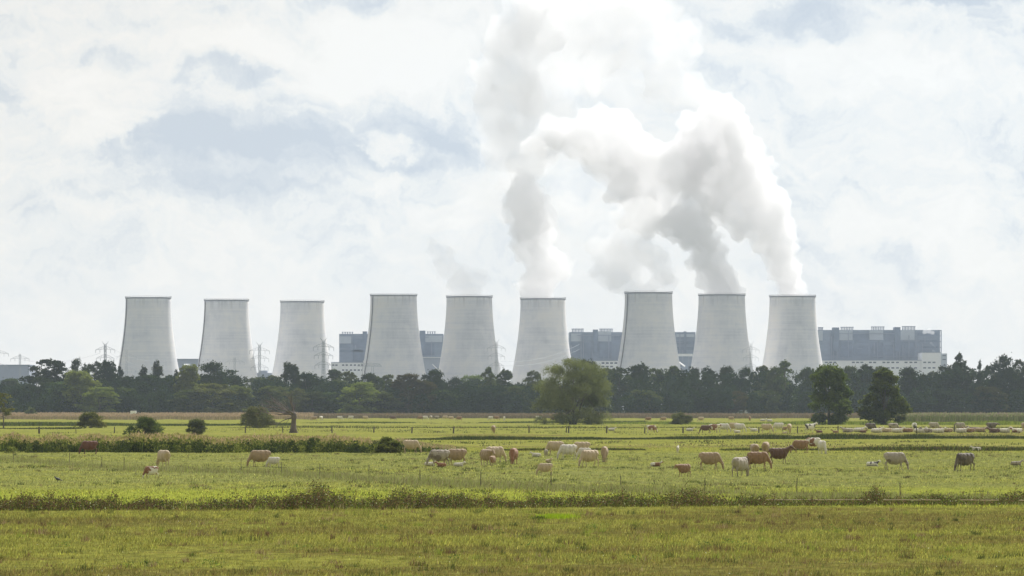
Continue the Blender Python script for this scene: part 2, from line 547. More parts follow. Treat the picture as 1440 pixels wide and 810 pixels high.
class Plants:
    def __init__(s):
        s.v, s.f, s.c, s.n = [], [], [], 0

    def add(s, v, f, c):
        s.v.append(v); s.f.append(f + s.n); s.c.append(c); s.n += len(v)

    def blades(s, x, y, h, wd, lean, col, z0=0.0):
        v, f = blade_arrays(x, y, h, wd, lean, z0)
        s.add(v, f, np.repeat(col, 5, 0))

    def leaves(s, x, y, z, size, col, flat=0.0):
        """small tilted triangles pairs (leaf quads as 2 tris)"""
        n = len(x)
        a = rng.normal(size=(n, 3)); a /= np.linalg.norm(a, axis=1, keepdims=True)
        b = rng.normal(size=(n, 3)); b -= a * (a * b).sum(1, keepdims=True); b /= np.linalg.norm(b, axis=1, keepdims=True)
        sz = np.asarray(size).reshape(-1, 1) if np.ndim(size) else size
        a = a * sz; b = b * sz * 0.55
        p = np.stack([x, y, z], -1)
        v = np.stack([p - a, p + b, p + a, p - b], 1).reshape(-1, 3)
        f = (np.array([[0, 1, 2], [0, 2, 3]])[None] + (np.arange(n) * 4)[:, None, None]).reshape(-1, 3)
        s.add(v.astype(np.float32), f.astype(np.int32), np.repeat(col, 4, 0))

    def build(s, name, label, cat, mat=None):
        me = np_mesh(name, np.concatenate(s.v), np.concatenate(s.f), np.concatenate(s.c))
        return tag(link(name, me, mat or MC), label, cat, kind='stuff')


def cmix(n, cols, probs=None, jit=0.2):
    cols = np.array(cols, np.float32)
    i = rng.choice(len(cols), n, p=probs)
    return cols[i] * rng.uniform(1 - jit, 1 + jit, (n, 1))


GREEN_D = (0.045, 0.060, 0.016); GREEN_M = (0.10, 0.13, 0.025); GREEN_L = (0.20, 0.25, 0.035)
BROWN_D = (0.085, 0.055, 0.030); BROWN_M = (0.17, 0.11, 0.055); TAN = (0.42, 0.30, 0.17); STRAW = (0.45, 0.38, 0.20); PALE = (0.40, 0.42, 0.25)


def line_pts(p0, p1, n, extra=0.0):
    """n random points along the ground line between two photo points, thickness by caller"""
    D0, D1 = GY(p0[1]), GY(p1[1])
    a = np.array([X(p0[0], D0), D0]); b = np.array([X(p1[0], D1), D1])
    t = rng.uniform(-extra, 1 + extra, n)
    return a[0] + (b[0] - a[0]) * t, a[1] + (b[1] - a[1]) * t, t


def ditch_weeds():
    P = Plants()
    # the bank line runs from photo (0,718) to (1440,710)
    def bankline(px):
        return 719.5 - 8.5 * px / 1440
    xs = rng.uniform(-320, 1760, 1500)
    spikes = [(150, 25), (40, 12), (215, 16), (335, 18), (445, 26), (470, 16), (530, 20), (560, 22), (575, 20), (655, 14), (965, 22), (985, 16), (870, 20), (905, 12), (1185, 12), (1230, 20), (1425, 22), (1440, 18), (1075, 18), (1345, 10), (205, 22), (300, 12), (620, 10), (700, 10), (760, 8), (830, 14), (1130, 18)]
    for px in xs:
        base = bankline(px) - rng.random() ** 1.2 * 5.0
        D = GY(base)
        x0 = X(px, D)
        amp = 0.28 + 0.85 * float(nz(px, 0, 0.018, 3)) * float(nz(px, 0, 0.055, 5)) * 1.6
        if px > 1000: amp *= 0.62
        for sx, hh in spikes:
            amp += hh / 30 * 0.95 * math.exp(-((px - sx) / 11) ** 2) * rng.random()
        h = amp * rng.uniform(0.6, 1.15)
        kindn = float(nz(px, 0, 0.03, 9))
        # leafy herb: stems with leaves
        ns = rng.integers(4, 8)
        sx_ = x0 + rng.normal(0, 0.22, ns); sy = D + rng.normal(0, 0.3, ns); sh = h * rng.uniform(.5, 1, ns)
        P.blades(sx_, sy, sh, np.full(ns, 0.02), 0.25, cmix(ns, [BROWN_M, BROWN_D, GREEN_M]))
        nl = int(26 + 60 * h)
        k = rng.integers(0, ns, nl)
        tz = rng.random(nl) ** 0.8
        brown = 0.25 + 0.4 * kindn
        cols = cmix(nl, [GREEN_D, GREEN_M, GREEN_L, BROWN_D, BROWN_M, PALE], [0.52 * (1 - brown), 0.28 * (1 - brown), 0.15 * (1 - brown), 0.6 * brown, 0.4 * brown, 0.05 * (1 - brown)], 0.3)
        P.leaves(sx_[k] + rng.normal(0, .10, nl) + 0.1 * tz, sy[k] + rng.normal(0, .10, nl), sh[k] * tz + 0.03, rng.uniform(.025, .065, nl), cols)
    # grass hanging into the ditch edge
    n = 26000
    px = rng.uniform(-320, 1760, n)
    D = CAM_H * F / (719.5 - 8.5 * px / 1440 - rng.random(n) * 6 - HOR)
    h = 0.12 + 0.3 * rng.random(n) ** 2 * (0.3 + nz(px, px * 0, 0.06, 4))
    P.blades((px - 720) / F * D, D, h, rng.uniform(.02, .04, n), 0.4, cmix(n, [GREEN_M, GREEN_L, BROWN_M, STRAW, GREEN_D], [.3, .25, .2, .08, .17]))
    P.build('ditch_weeds', 'brown and dark green docks and nettles along the ditch across the near meadow', 'weeds')


ditch_weeds()


def tussocks():
    P = Plants()
    kinds = [[GREEN_D, (0.08, 0.10, 0.03)], [(0.10, 0.12, 0.03), GREEN_M], [(0.24, 0.21, 0.10), (0.16, 0.13, 0.06)], [(0.12, 0.13, 0.045), (0.18, 0.19, 0.07)], [(0.07, 0.08, 0.03), BROWN_D]]
    for _ in range(3600):
        D = 240 + 290 * rng.random() ** 1.2; px = rng.uniform(-250, 1690); xx = (px - 720) / F * D
        if nz(xx, D, 0.06, 31) < 0.36 + 0.3 * rng.random(): continue
        n = int(rng.integers(8, 26)); r_ = rng.uniform(.08, .40)
        P.blades(xx + rng.normal(0, r_, n), D + rng.normal(0, r_ * 2, n), rng.uniform(.08, .28, n) * rng.uniform(.5, 1.15), np.full(n, 0.045), 0.4, cmix(n, kinds[int(rng.integers(0, 5))], None, .3))
    P.build('pasture_tussocks', 'dark and straw coloured tussocks scattered over the mid pasture around the herd', 'grass')
    P = Plants()
    for _ in range(2200):
        D = 540 + 800 * rng.random() ** 1.4; px = rng.uniform(-250, 1690); xx = (px - 720) / F * D
        if nz(xx, D, 0.02, 33) < 0.35 + 0.3 * rng.random(): continue
        n = int(rng.integers(10, 30)); r_ = rng.uniform(.3, 1.6)
        P.blades(xx + rng.normal(0, r_, n), D + rng.normal(0, r_ * 3, n), rng.uniform(.10, .34, n), np.full(n, 0.10), 0.4, cmix(n, kinds[int(rng.integers(0, 5))], None, .3))
    P.build('pasture_tussocks', 'low dark tussocks scattered over the far pasture in front of the wood', 'grass')
    P = Plants()
    for k in range(95):      # dead dock and thistle stalks above the ditch
        px = rng.uniform(-200, 1640); D = GY(719 - 8.5 * px / 1440 - rng.uniform(0, 5)); x0 = (px - 720) / F * D
        h = rng.uniform(.55, 1.25); m = 14
        P.blades(np.array([x0]), np.array([D]), np.array([h]), np.array([.025]), .12, cmix(1, [BROWN_D, BROWN_M]))
        P.leaves(x0 + .12 * h + rng.normal(0, .05, m), D + rng.normal(0, .05, m), h * rng.uniform(.55, 1.02, m), rng.uniform(.02, .05, m), cmix(m, [BROWN_D, BROWN_M, (0.10, 0.10, 0.03)]))
    P.build('dead_stalks', 'thin brown dead stalks standing above the ditch weeds', 'weeds')


tussocks()


def fence_growth():
    """tall greyish grass left standing along the wire fence"""
    P = Plants()
    pts = [(0, 646), (175, 660), (395, 666), (591, 680), (873, 691), (1120, 699), (1440, 706)]
    for (a, b) in zip(pts, pts[1:]):
        n = int(34 * (b[0] - a[0]))
        x, y, t = line_pts(a, b, n, 0.03)
        sp = rng.normal(0, 6.0, n)
        y = y + sp
        k = nz(x, y, 0.25, 2)
        h = (0.12 + 0.40 * rng.random(n) ** 1.6) * (0.3 + k)
        P.blades(x, y, h, rng.uniform(.015, .035, n), 0.3, cmix(n, [(0.20, 0.21, 0.08), (0.28, 0.27, 0.13), (0.15, 0.13, 0.06), (0.24, 0.28, 0.07)], None, 0.3))
    P.build('fence_grass', 'tall grey green grass left uncut along the wire fence', 'grass')


fence_growth()


def tuft_line(name, p0, p1, n, h, thick, cols, label, gap=0.0, gscale=0.03, wd=0.06, off=1, probs=None):
    P = Plants()
    x, y, t = line_pts(p0, p1, n, 0.02)
    y = y + rng.normal(0, thick, n) * (0.5 + nz(x, x * 0, 0.05, 21)) + (nz(x, x * 0, 0.03, 22) - .5) * thick * 2.5
    k = nz(x, y * 0, gscale, off) * 0.6 + nz(x, y * 0, gscale * 4, off + 1) * 0.4
    keep = k > gap
    x, y, k = x[keep], y[keep], k[keep]
    m = len(x)
    hh = h * (0.25 + 0.75 * rng.random(m)) * (0.35 + 1.3 * (k - gap) / (1.0001 - gap))
    if p0[0] > 300: hh = hh * np.clip((x - x.min()) / 12.0, 0.15, 1)
    P.blades(x, y, hh, wd * rng.uniform(.6, 1.4, m), 0.35, cmix(m, cols, probs, 0.3))
    P.build(name, label, 'weeds')


DK = [(0.030, 0.040, 0.014), (0.05, 0.06, 0.02), (0.07, 0.075, 0.025)]
MIXD = DK + [GREEN_M, BROWN_D]
tuft_line('bank_weeds', (560, 618), (1480, 616.5), 24000, 0.72, 5.0, DK + [(0.05, 0.07, 0.02)], 'dark band of bank weeds behind the mid pasture right of the reed bed', 0.24, 0.05, 0.09)
tuft_line('bank_weeds', (620, 632.5), (1480, 633.5), 16000, 0.62, 4.0, MIXD, 'broken line of dark ditch weeds just behind the grazing herd', 0.34, 0.03, 0.08, 4)
tuft_line('bank_weeds', (330, 601.5), (1480, 601.5), 7000, 0.65, 7.0, MIXD, 'thin dark line of weeds across the far pasture behind the wooden posts', 0.40, 0.012, 0.10, 6)
tuft_line('bank_weeds', (430, 594.5), (900, 594.5), 9000, 0.75, 9.0, [GREEN_M, GREEN_D], 'low dark green weeds in front of the distant cows', 0.30, 0.01, 0.13, 8)
tuft_line('bank_weeds', (850, 596), (1480, 597), 22000, 1.2, 12.0, [GREEN_L, GREEN_M], 'bright green weeds in front of the wood right of the big willow', 0.15, 0.02, 0.13, 10)
tuft_line('bank_weeds', (-60, 598.5), (400, 598.5), 20000, 1.15, 6.0, [GREEN_D, GREEN_M, (0.06, 0.07, 0.03)], 'dark green ditch growth in front of the far tan reeds', 0.12, 0.02, 0.13, 12)
tuft_line('bank_weeds', (-60, 603), (110, 603), 2600, 0.5, 6.0, DK, 'thin dark weed line beside the thin tree in the far pasture', 0.20, 0.02, 0.12, 13)
tuft_line('dry_grass', (600, 612), (1480, 611), 22000, 0.28, 14.0, [(0.30, 0.22, 0.12), (0.33, 0.30, 0.11), (0.25, 0.28, 0.06)], 'straw coloured grass strip along the bank behind the mid pasture', 0.30, 0.02, 0.08, 15)
tuft_line('dry_grass', (600, 628), (1480, 629), 16000, 0.26, 6.0, [(0.32, 0.25, 0.13), (0.28, 0.30, 0.08)], 'dry grass strip along the ditch just behind the grazing herd', 0.40, 0.02, 0.06, 17)


def reeds(name, pxa, pxb, dfront, dback, h, n, plume, leafcols, label, plumecols=(TAN, (0.50, 0.36, 0.22), (0.36, 0.26, 0.14)), wd=0.05, lowcols=None, topline=None, pl=0.30, tipcols=None):
    P = Plants()
    D = dfront + (dback - dfront) * rng.random(n) ** 1.3
    px = rng.uniform(pxa, pxb, n)
    D = D + (dback - dfront) * 0.22 * nz(px, px * 0, 0.045, 11)
    x = (px - 720) / F * D
    k = nz(x, D, 0.15, 2) * 0.5 + nz(x, D, 0.6, 7) * 0.5
    hh = h * (0.55 + 0.35 * rng.random(n) + 0.22 * k)
    if topline: hh = hh * topline(px)
    P.blades(x, D, hh, wd * rng.uniform(.6, 1.3, n), 0.12, cmix(n, leafcols, None, 0.3))
    m = int(n * plume)
    s = rng.integers(0, n, m)
    z = hh[s] * rng.uniform(0.97, 1.08, m)
    # feathery heads leaning downwind: short broad blades starting near the stem tip
    P.blades(x[s] + 0.1 * hh[s], D[s], np.full(m, pl) * rng.uniform(.7, 1.3, m), np.full(m, wd * 1.6), 0.55, cmix(m, plumecols, None, 0.25), z0=z - pl * 0.4)
    q = n
    s = rng.integers(0, n, q)
    P.leaves(x[s] + rng.normal(0, .1, q), D[s] + rng.normal(0, .1, q), hh[s] * rng.uniform(0.1, 0.95, q), rng.uniform(.08, .22, q), cmix(q, lowcols or leafcols, None, 0.3))
    if tipcols:
        # scrubby herbs and sallows standing in and in front of the reeds
        for _ in range(190):
            q = int(rng.integers(60, 260)); cx_ = rng.uniform(pxa, pxb + 60); Dc_ = dfront + rng.uniform(-3, 12)
            hc = rng.uniform(.5, 1.5); rw = rng.uniform(.4, 1.3)
            zz = rng.random(q) * hc
            P.leaves((cx_ - 720) / F * Dc_ + rng.normal(0, rw * .5, q) * (1.1 - .6 * zz / hc), Dc_ + rng.normal(0, .5, q), zz, rng.uniform(.06, .15, q),
                     cmix(q, [[GREEN_D, GREEN_M, (0.14, 0.15, 0.035)], [(0.035, 0.05, 0.016), GREEN_D], [(0.20, 0.21, 0.05), GREEN_M]][int(rng.integers(0, 3))], None, 0.3))
        h2 = n // 2
        s = rng.integers(0, n, h2)
        P.leaves(x[s] + rng.normal(0, .12, h2), D[s] + rng.normal(0, .1, h2), hh[s] * rng.uniform(0.78, 1.0, h2), rng.uniform(.08, .2, h2), cmix(h2, tipcols, None, 0.3))
    P.build(name, label, 'reeds')


def tl(px):
    return np.where(px < 470, 1.0, np.where(px < 640, (0.62 + 0.35 * nz(px, px * 0, 0.03, 5)) * np.clip((662 - px) / 90, 0.08, 1), 0.08)) * (0.58 + 0.45 * nz(px, px * 0, 0.035, 8) + 0.25 * nz(px, px * 0, 0.09, 3) * nz(px, px * 0, 0.012, 6) + 0.14 * nz(px, px * 0, 0.25, 4))


RG = [(0.050, 0.072, 0.018), (0.085, 0.115, 0.022), (0.14, 0.17, 0.03), (0.038, 0.05, 0.016)]
reeds('reed_bed', -190, 520, 497, 560, 1.72, 52000, 0.24, RG, 'dense green reed bed with tan feathery tops on the left behind the brown cow', wd=0.06, topline=tl, plumecols=(TAN, (0.34, 0.28, 0.12), (0.40, 0.30, 0.16), (0.26, 0.24, 0.07)), tipcols=[(0.26, 0.27, 0.06), (0.32, 0.28, 0.09), (0.18, 0.20, 0.04)])
reeds('reed_bed', 515, 655, 500, 545, 1.5, 9000, 0.25, RG, 'ragged low end of the reed bed left of the mid herd', wd=0.06, plumecols=((0.25, 0.26, 0.09), TAN), topline=tl)
reeds('reed_bed', -260, 440, 1500, 1930, 1.7, 42000, 0.9, [(0.22, 0.17, 0.10), (0.18, 0.15, 0.08), (0.25, 0.20, 0.12)], 'far pinkish tan reed field below the trees on the left', wd=0.14, pl=0.5, plumecols=((0.34, 0.25, 0.17), (0.29, 0.22, 0.14)))
reeds('reed_bed', 400, 1700, 1640, 1950, 1.5, 60000, 0.5, [(0.12, 0.095, 0.06), (0.09, 0.08, 0.05), (0.15, 0.12, 0.07)], 'dull brown dead weeds along the foot of the far wood', wd=0.14, pl=0.4, plumecols=((0.20, 0.15, 0.10), (0.14, 0.11, 0.07)))
reeds('tall_weeds', 1265, 1700, 1330, 1480, 2.6, 26000, 0.3, [(0.10, 0.13, 0.04), (0.13, 0.15, 0.05), (0.15, 0.13, 0.08), (0.07, 0.085, 0.03)], 'tall grey green weeds between the resting herd and the dark wood on the right', wd=0.12, pl=0.4, plumecols=((0.25, 0.20, 0.15), (0.22, 0.25, 0.1)))


def near_details():
    P = Plants()
    # bright green tussock and dark molehills of the near meadow
    for px, y, rx, n, cols, h in [(782, 729, 0.95, 1300, [(0.30, 0.42, 0.02), (0.24, 0.34, 0.02)], 0.24), (757, 731, 0.35, 300, [GREEN_D, GREEN_M], 0.2)]:
        D = GY(y)
        x = X(px, D) + rng.normal(0, rx * .5, n); yy = D + rng.normal(0, 0.8, n)
        P.blades(x, yy, h * rng.uniform(.5, 1.2, n), np.full(n, 0.02), 0.3, cmix(n, cols))
    P.build('grass_tussock', 'bright green grass tussock in the near meadow just in front of the ditch', 'grass')
    P = Plants()
    for px, y in [(180, 800), (205, 797), (290, 796), (305, 800), (1150, 750), (1168, 745), (1180, 751), (990, 770), (640, 790), (750, 770), (1025, 765), (1045, 772), (425, 775), (540, 745), (1240, 735), (90, 770), (890, 790), (1330, 790), (835, 745), (700, 752)]:
        D = GY(y)
        n = 60
        x = X(px, D) + rng.normal(0, 0.16, n); yy = D + rng.normal(0, 0.16, n)
        P.leaves(x, yy, rng.random(n) * 0.26, rng.uniform(.02, .05, n), cmix(n, [(0.07, 0.12, 0.03), (0.10, 0.17, 0.04), (0.25, 0.30, 0.05)]))
    # rushes, sorrel and coarse tufts left standing
    for _ in range(520):
        D = 134 + 98 * rng.random(); xx = rng.uniform(-.15, .15) * D
        n = int(rng.integers(14, 60)); r_ = rng.uniform(.06, .35)
        cc = [[GREEN_D, (0.08, 0.10, 0.03)], [BROWN_M, BROWN_D], [(0.26, 0.30, 0.06), GREEN_L], [(0.30, 0.24, 0.12), BROWN_M], [GREEN_M, (0.14, 0.13, 0.04)]][int(rng.integers(0, 5))]
        P.blades(xx + rng.normal(0, r_, n), D + rng.normal(0, r_ * 1.5, n), rng.uniform(.08, .34, n) * rng.uniform(.6, 1.1), np.full(n, 0.02), 0.35, cmix(n, cc, None, .3))
    # pale flower heads
    n = 420
    D = rng.uniform(135, 232, n); x = (rng.random(n) * 2 - 1) * 0.14 * D
    P.leaves(x, D, rng.uniform(.12, .28, n), rng.uniform(.012, .03, n), cmix(n, [(0.6, 0.55, 0.1), (0.6, 0.6, 0.5), (0.3, 0.12, 0.05)]))
    P.build('meadow_herbs', 'scattered leafy docks and pale flower heads in the near meadow', 'herbs')


near_details()


# ------------------------------------------------------------------ cooling towers
CONC = mat_concrete()
DARKC = mat_plain('stained_rim_concrete', (0.20, 0.205, 0.22), 0.9, nscale=0.2)
LADR = mat_plain('weathered_steel', (0.13, 0.12, 0.13), 0.7, nscale=0.3)
PROF = [(0, 39.8), (10, 37.6), (22, 34.9), (34, 32.3), (46, 29.9), (58, 27.9), (68, 26.4), (78, 25.1), (88, 24.1), (97, 23.4), (105, 23.0), (112, 22.9), (113.2, 22.95)]


def prof_r(z):
    for (z0, r0), (z1, r1) in zip(PROF, PROF[1:]):
        if z <= z1:
            t = (z - z0) / (z1 - z0)
            return r0 + (r1 - r0) * t
    return PROF[-1][1]


def lathe(prof, seg=96, wall=None):
    bm = bmesh.new()
    rings = []
    for z, r in prof:
        rings.append([bm.verts.new((math.cos(2 * math.pi * k / seg) * r, math.sin(2 * math.pi * k / seg) * r, z)) for k in range(seg)])
    for A, B in zip(rings, rings[1:]):
        for k in range(seg):
            bm.faces.new((A[k], A[(k + 1) % seg], B[(k + 1) % seg], B[k]))
    return bm


def smooth_prof():
    zs = np.linspace(0, 113.2, 34)
    P = np.array(PROF)
    base = np.interp(zs, P[:, 0], P[:, 1])
    for _ in range(3):
        base[1:-1] = (base[:-2] + 2 * base[1:-1] + base[2:]) / 4
    return list(zip(zs, base))


sp_ = smooth_prof()
shell_prof = [(z, r) for z, r in sp_] + [(z, r - 0.7) for z, r in reversed(sp_)]
SHELL = bm_mesh('tower_shell', lathe(shell_prof), True)
rimp = [(112.5, 22.9), (112.55, 23.35), (113.6, 23.4), (113.65, 21.9), (112.7, 21.9)]
RIM = bm_mesh('tower_rim', lathe(rimp))
_b = bmesh.new()
for k in range(64):
    aa = 2 * math.pi * k / 64
    tube(_b, [(23.5 * math.cos(aa), 23.5 * math.sin(aa), 113.85), (23.5 * math.cos(aa), 23.5 * math.sin(aa), 114.7)], [0.09, 0.09], 4)
tube(_b, [(23.5 * math.cos(2 * math.pi * k / 64), 23.5 * math.sin(2 * math.pi * k / 64), 114.7) for k in range(65)], [0.09] * 65, 4)
RAIL = bm_mesh('tower_rail', _b)


def ladder_mesh(ang):
    bm = bmesh.new()
    pts, pts2 = [], []
    for z in np.linspace(3, 112, 40):
        r = np.interp(z, [p[0] for p in sp_], [p[1] for p in sp_]) + 0.55
        pts.append((math.cos(ang) * r, math.sin(ang) * r, z))
    tube(bm, pts, [0.45] * len(pts), 6)
    return bm_mesh('tower_ladder', bm)


TOWERS = [  # px centre, top row, label, ladder offset across the radius
    (208.5, 418.5, 'leftmost cooling tower of all, pale concrete without steam, beside a cross armed pylon', -0.90),
    (318.5, 422, 'second cooling tower from the left, no steam, big round dark tree at its foot', -0.92),
    (425, 424, 'third cooling tower from the left, no steam, lattice pylon in front of its right side', None),
    (553.5, 415, 'fourth cooling tower from the left, no steam, in front of a blue grey boiler house', -0.87),
    (660, 417, 'fifth cooling tower from the left with only a faint wisp of steam', None),
    (763.5, 420, 'cooling tower directly left of the big willow, with one upright steam column', None),
    (912, 411.5, 'tallest looking cooling tower, third from the right, thin grey steam drifting off', -0.88),
    (1015, 414.5, 'second cooling tower from the right, topped by a grey bulging plume', None),
    (1114.5, 416.5, 'rightmost cooling tower with a bright plume leaning left', None),
]
TD = []
lad_cache = {}
for px, ty, lab, lad in TOWERS:
    D = (113.6 - CAM_H) * F / (HOR - ty)
    TD.append(D)
    t = tag(root('cooling_tower', (X(px, D), D, 0), rng.uniform(0, 0.01)), lab, 'cooling tower', 'cooling towers of the power station')
    link('shell', SHELL, CONC, t)
    rm = link('rim', RIM, DARKC, t)
    link('railing', RAIL, LADR, rm)
    if lad:
        if lad not in lad_cache:
            lad_cache[lad] = ladder_mesh(math.pi + math.acos(-lad))
        link('ladder', lad_cache[lad], LADR, t)

# ------------------------------------------------------------------ power station buildings
BLUE = mat_plain('haze_tinted_cladding', (0.215, 0.26, 0.335), 0.55, nscale=0.06, namp=0.22, stretch=(1, 1, 2.5))  # bluish haze of the distance painted into the wall colour
BLUE2 = mat_plain('dark_blue_cladding', (0.16, 0.20, 0.27), 0.6, nscale=0.1, namp=0.25)
PANEL = mat_plain('pale_cladding', (0.42, 0.46, 0.50), 0.6, nscale=0.1, namp=0.12)
WHITE = mat_plain('white_cladding', (0.76, 0.76, 0.74), 0.6, nscale=0.08, namp=0.08)
GREYB = mat_plain('grey_cladding', (0.27, 0.30, 0.37), 0.6, nscale=0.05, namp=0.15)
GLASS = mat_plain('dark_windows', (0.06, 0.07, 0.09), 0.3, nscale=0.1, namp=0.1)


def bld_box(name, mat, parent, D, x0, x1, y0, y1, dep=(0, 60), org=None):
    """box between photo columns x0..x1 and rows y0 (top)..y1 (bottom, None = ground) at distance D + dep"""
    bm = bmesh.new()
    zt = Z(y0, D)
    zb = 0.0 if y1 is None else Z(y1, D)
    box(bm, X(x0, D) - org[0], X(x1, D) - org[0], D + dep[0] - org[1], D + dep[1] - org[1], zb, zt)
    return link(name, bm_mesh(name, bm), mat, parent)


def boiler_house(x0, x1, top, D, panels, raised, stacks, beams, label, hall=None, name='boiler_house'):
    org = (X((x0 + x1) / 2, D), D)
    t = tag(root(name, (*org, 0)), label, 'power station building')
    rnd = random.Random(x0)
    kw = dict(org=org)
    bld_box('wall', BLUE, t, D, x0, x1, top, None, (0, 90), **kw)
    for a, b, c, d in panels:
        bld_box('wall_panel', PANEL, t, D, a, b, c, d, (-1.0, 0), **kw)
    for a, b, c in raised:
        bld_box('stair_tower', BLUE2, t, D, a, b, c, top + 30, (-2.2, 20), **kw)
    for a, b, n, c in stacks:
        bm = bmesh.new()
        for i in range(n):
            px = a + (b - a) * (i + .5) / n
            tube(bm, [(X(px, D) - org[0], 6, Z(top, D) - .1), (X(px, D) - org[0], 6, Z(c + 1.0, D)), (X(px, D) - org[0], 6, Z(c + .9, D)), (X(px, D) - org[0], 6, Z(c, D))], [0.55, 0.55, 1.1, 1.1], 8)
        link('roof_vents', bm_mesh('roof_vents', bm), GREYB, t)
    # storeys: recessed dark bands and open steel frames
    for (a, b, c, d) in beams:
        bld_box('facade_bay', BLUE2, t, D, a, b, c, d, (-0.7, 0), **kw)
    bm = bmesh.new()
    zt, zb = Z(top, D), 12
    for i in range(int((x1 - x0) / 4)):
        px = x0 + 2.5 + i * 4 + rnd.uniform(-1.2, 1.2)
        if rnd.random() < .75:
            zz0, zz1 = sorted((rnd.uniform(zb, zt), rnd.uniform(zb, zt)))
            box(bm, X(px, D) - org[0], X(px, D) - org[0] + rnd.uniform(.6, 1.2), -1.9, -1.2, zz0, zz1)
    for i in range(9):
        z = zb + (zt - zb) * (i + .5) / 9
        a, b = sorted((rnd.uniform(x0, x1), rnd.uniform(x0, x1)))
        box(bm, X(a, D) - org[0], X(b, D) - org[0], -1.85, -1.25, z, z + rnd.uniform(.5, 1.0))
    link('pipework', bm_mesh('pipework', bm), GREYB, t)
    for i in range(10):
        bm = bmesh.new()
        px = rnd.uniform(x0 + 3, x1 - 3); z = rnd.uniform(40, 52)
        hh = rnd.uniform(1.5, 6)
        tube(bm, [(X(px, D) - org[0], -2.4, z), (X(px, D) - org[0], -2.4, z + hh)], [.6, .6], 8)
        link('duct', bm_mesh('duct', bm), WHITE, t)
    return t


def turbine_hall(x0, x1, top, D, wins, label, annex=None, dark=None):
    org = (X((x0 + x1) / 2, D), D)
    t = tag(root('turbine_hall', (*org, 0)), label, 'power station building')
    bld_box('wall', WHITE, t, D, x0, x1, top, None, (0, 50), org=org)
    bld_box('roof_edge', GREYB, t, D, x0, x1, top - 0.8, top, (-0.5, 50), org=org)
    if annex:
        bld_box('annex', WHITE, t, D, annex[0], annex[1], annex[2], None, (-3, 47), org=org)
        bld_box('roof_edge', GREYB, t, D, annex[0], annex[1], annex[2] - 0.7, annex[2], (-3.3, 47), org=org)
        bld_box('annex', PANEL, t, D, annex[1], annex[1] + 9, annex[2] + 1, None, (2, 47), org=org)
    for a, b, y, hgt, dd in wins:
        bld_box('window', GLASS, t, D, a, b, y, y + hgt, (dd, dd + 0.29), org=org)
    return t


# left block behind the fourth tower
DB = 4900.0
boiler_house(477, 623, 469.5, DB, [(477.5, 494, 473, 483), (594, 622, 472, 481)], [(510, 516, 466), (590, 598, 465)], [(480, 497, 5, 466.5), (600, 613, 4, 466)],
             [(478, 493, 484, 489), (496, 512, 476, 508), (593, 611, 483, 499), (478, 512, 492, 495)], 'blue grey boiler house whose ends show on both sides of the fourth cooling tower')
wl = [(x, x + 3.2, y, 1.9, -0.32) for y in (512.5, 519.5) for x in (467, 471.5, 481, 486, 492, 497.5, 503, 508) if not (y > 515 and x < 480)]
turbine_hall(465.5, 620, 510, DB - 60, wl, 'white windowed turbine hall between the third and fourth cooling towers')
# middle block
boiler_house(801, 978, 467, DB, [(803, 818, 469, 480), (841, 859.5, 466, 480), (951, 977, 470, 474)], [(834, 841, 463.5), (962, 965, 466)], [(804, 821, 8, 462), (843, 862, 9, 462)],
             [(802, 832, 482, 506), (842, 860, 481, 504), (864, 874, 472, 478), (949, 978, 480, 484), (949, 978, 488, 492)], 'blue grey boiler house showing between the willow and the third cooling tower from the right')
turbine_hall(828, 950, 507.5, DB - 60, [(x, x + 4, y, 2.2, -0.32) for y in (509.5,) for x in (846, 852, 858, 864)] + [(x, x + 4, 514.5, 2, -0.32) for x in (846, 852, 858)], 'white turbine hall strip just right of the willow top')
t = tag(root('conveyor_bridge', (X(960, DB - 80), DB - 80, 0)), 'white horizontal conveyor bridge between the two towers right of the willow', 'conveyor')
bm = bmesh.new(); Dc = DB - 80
box(bm, X(950, Dc) - X(960, Dc), X(974, Dc) - X(960, Dc), 0, 5, Z(501, Dc), Z(497.5, Dc))
link('gallery', bm_mesh('gallery', bm), WHITE, t)
bm = bmesh.new()
for px in (952, 960, 968, 973):
    box(bm, X(px, Dc) - X(960, Dc), X(px, Dc) - X(960, Dc) + 1, 2, 3, 0, Z(501, Dc) - .01)
link('support', bm_mesh('support', bm), GREYB, t)
# right block
boiler_house(1150, 1322, 464, DB, [(1150, 1157, 465, 479), (1179.5, 1199, 464.5, 478.5), (1222.5, 1242, 464.5, 478), (1265.5, 1286, 464.3, 478)],
             [(1171.5, 1180, 460.5), (1258, 1266, 460)], [(1151, 1158, 4, 460), (1182.5, 1201, 8, 459.5), (1225.5, 1244.5, 8, 459), (1269, 1288, 9, 458.5)],
             [(1168, 1178, 466, 500), (1201, 1221, 468, 482), (1200, 1221, 486, 500), (1244, 1262, 466, 480), (1244, 1263, 485, 500), (1182, 1198, 481, 502), (1224, 1242, 481, 503), (1265, 1286, 480, 502), (1290, 1320, 468, 472), (1292, 1318, 478, 481), (1296, 1320, 487, 489.5)],
             'long blue grey boiler house right of the rightmost cooling tower')
bm = bmesh.new(); Dx = DB - 8; ox = X(1322, Dx)
for px in (1318.5, 1323):
    box(bm, X(px, Dx) - ox, X(px, Dx) - ox + 1.0, 0, 1.2, 0, Z(464, Dx))
for y in (464.5, 472, 480, 488):
    box(bm, X(1318.5, Dx) - ox, X(1323.6, Dx) - ox, .1, 1.1, Z(y + .9, Dx), Z(y, Dx))
tag(link('steel_stairway', bm_mesh('steel_stairway', bm), BLUE2, None, (ox, Dx, 0)), 'open steel stair frame on the right end of the long boiler house', 'stairway')
wr = []
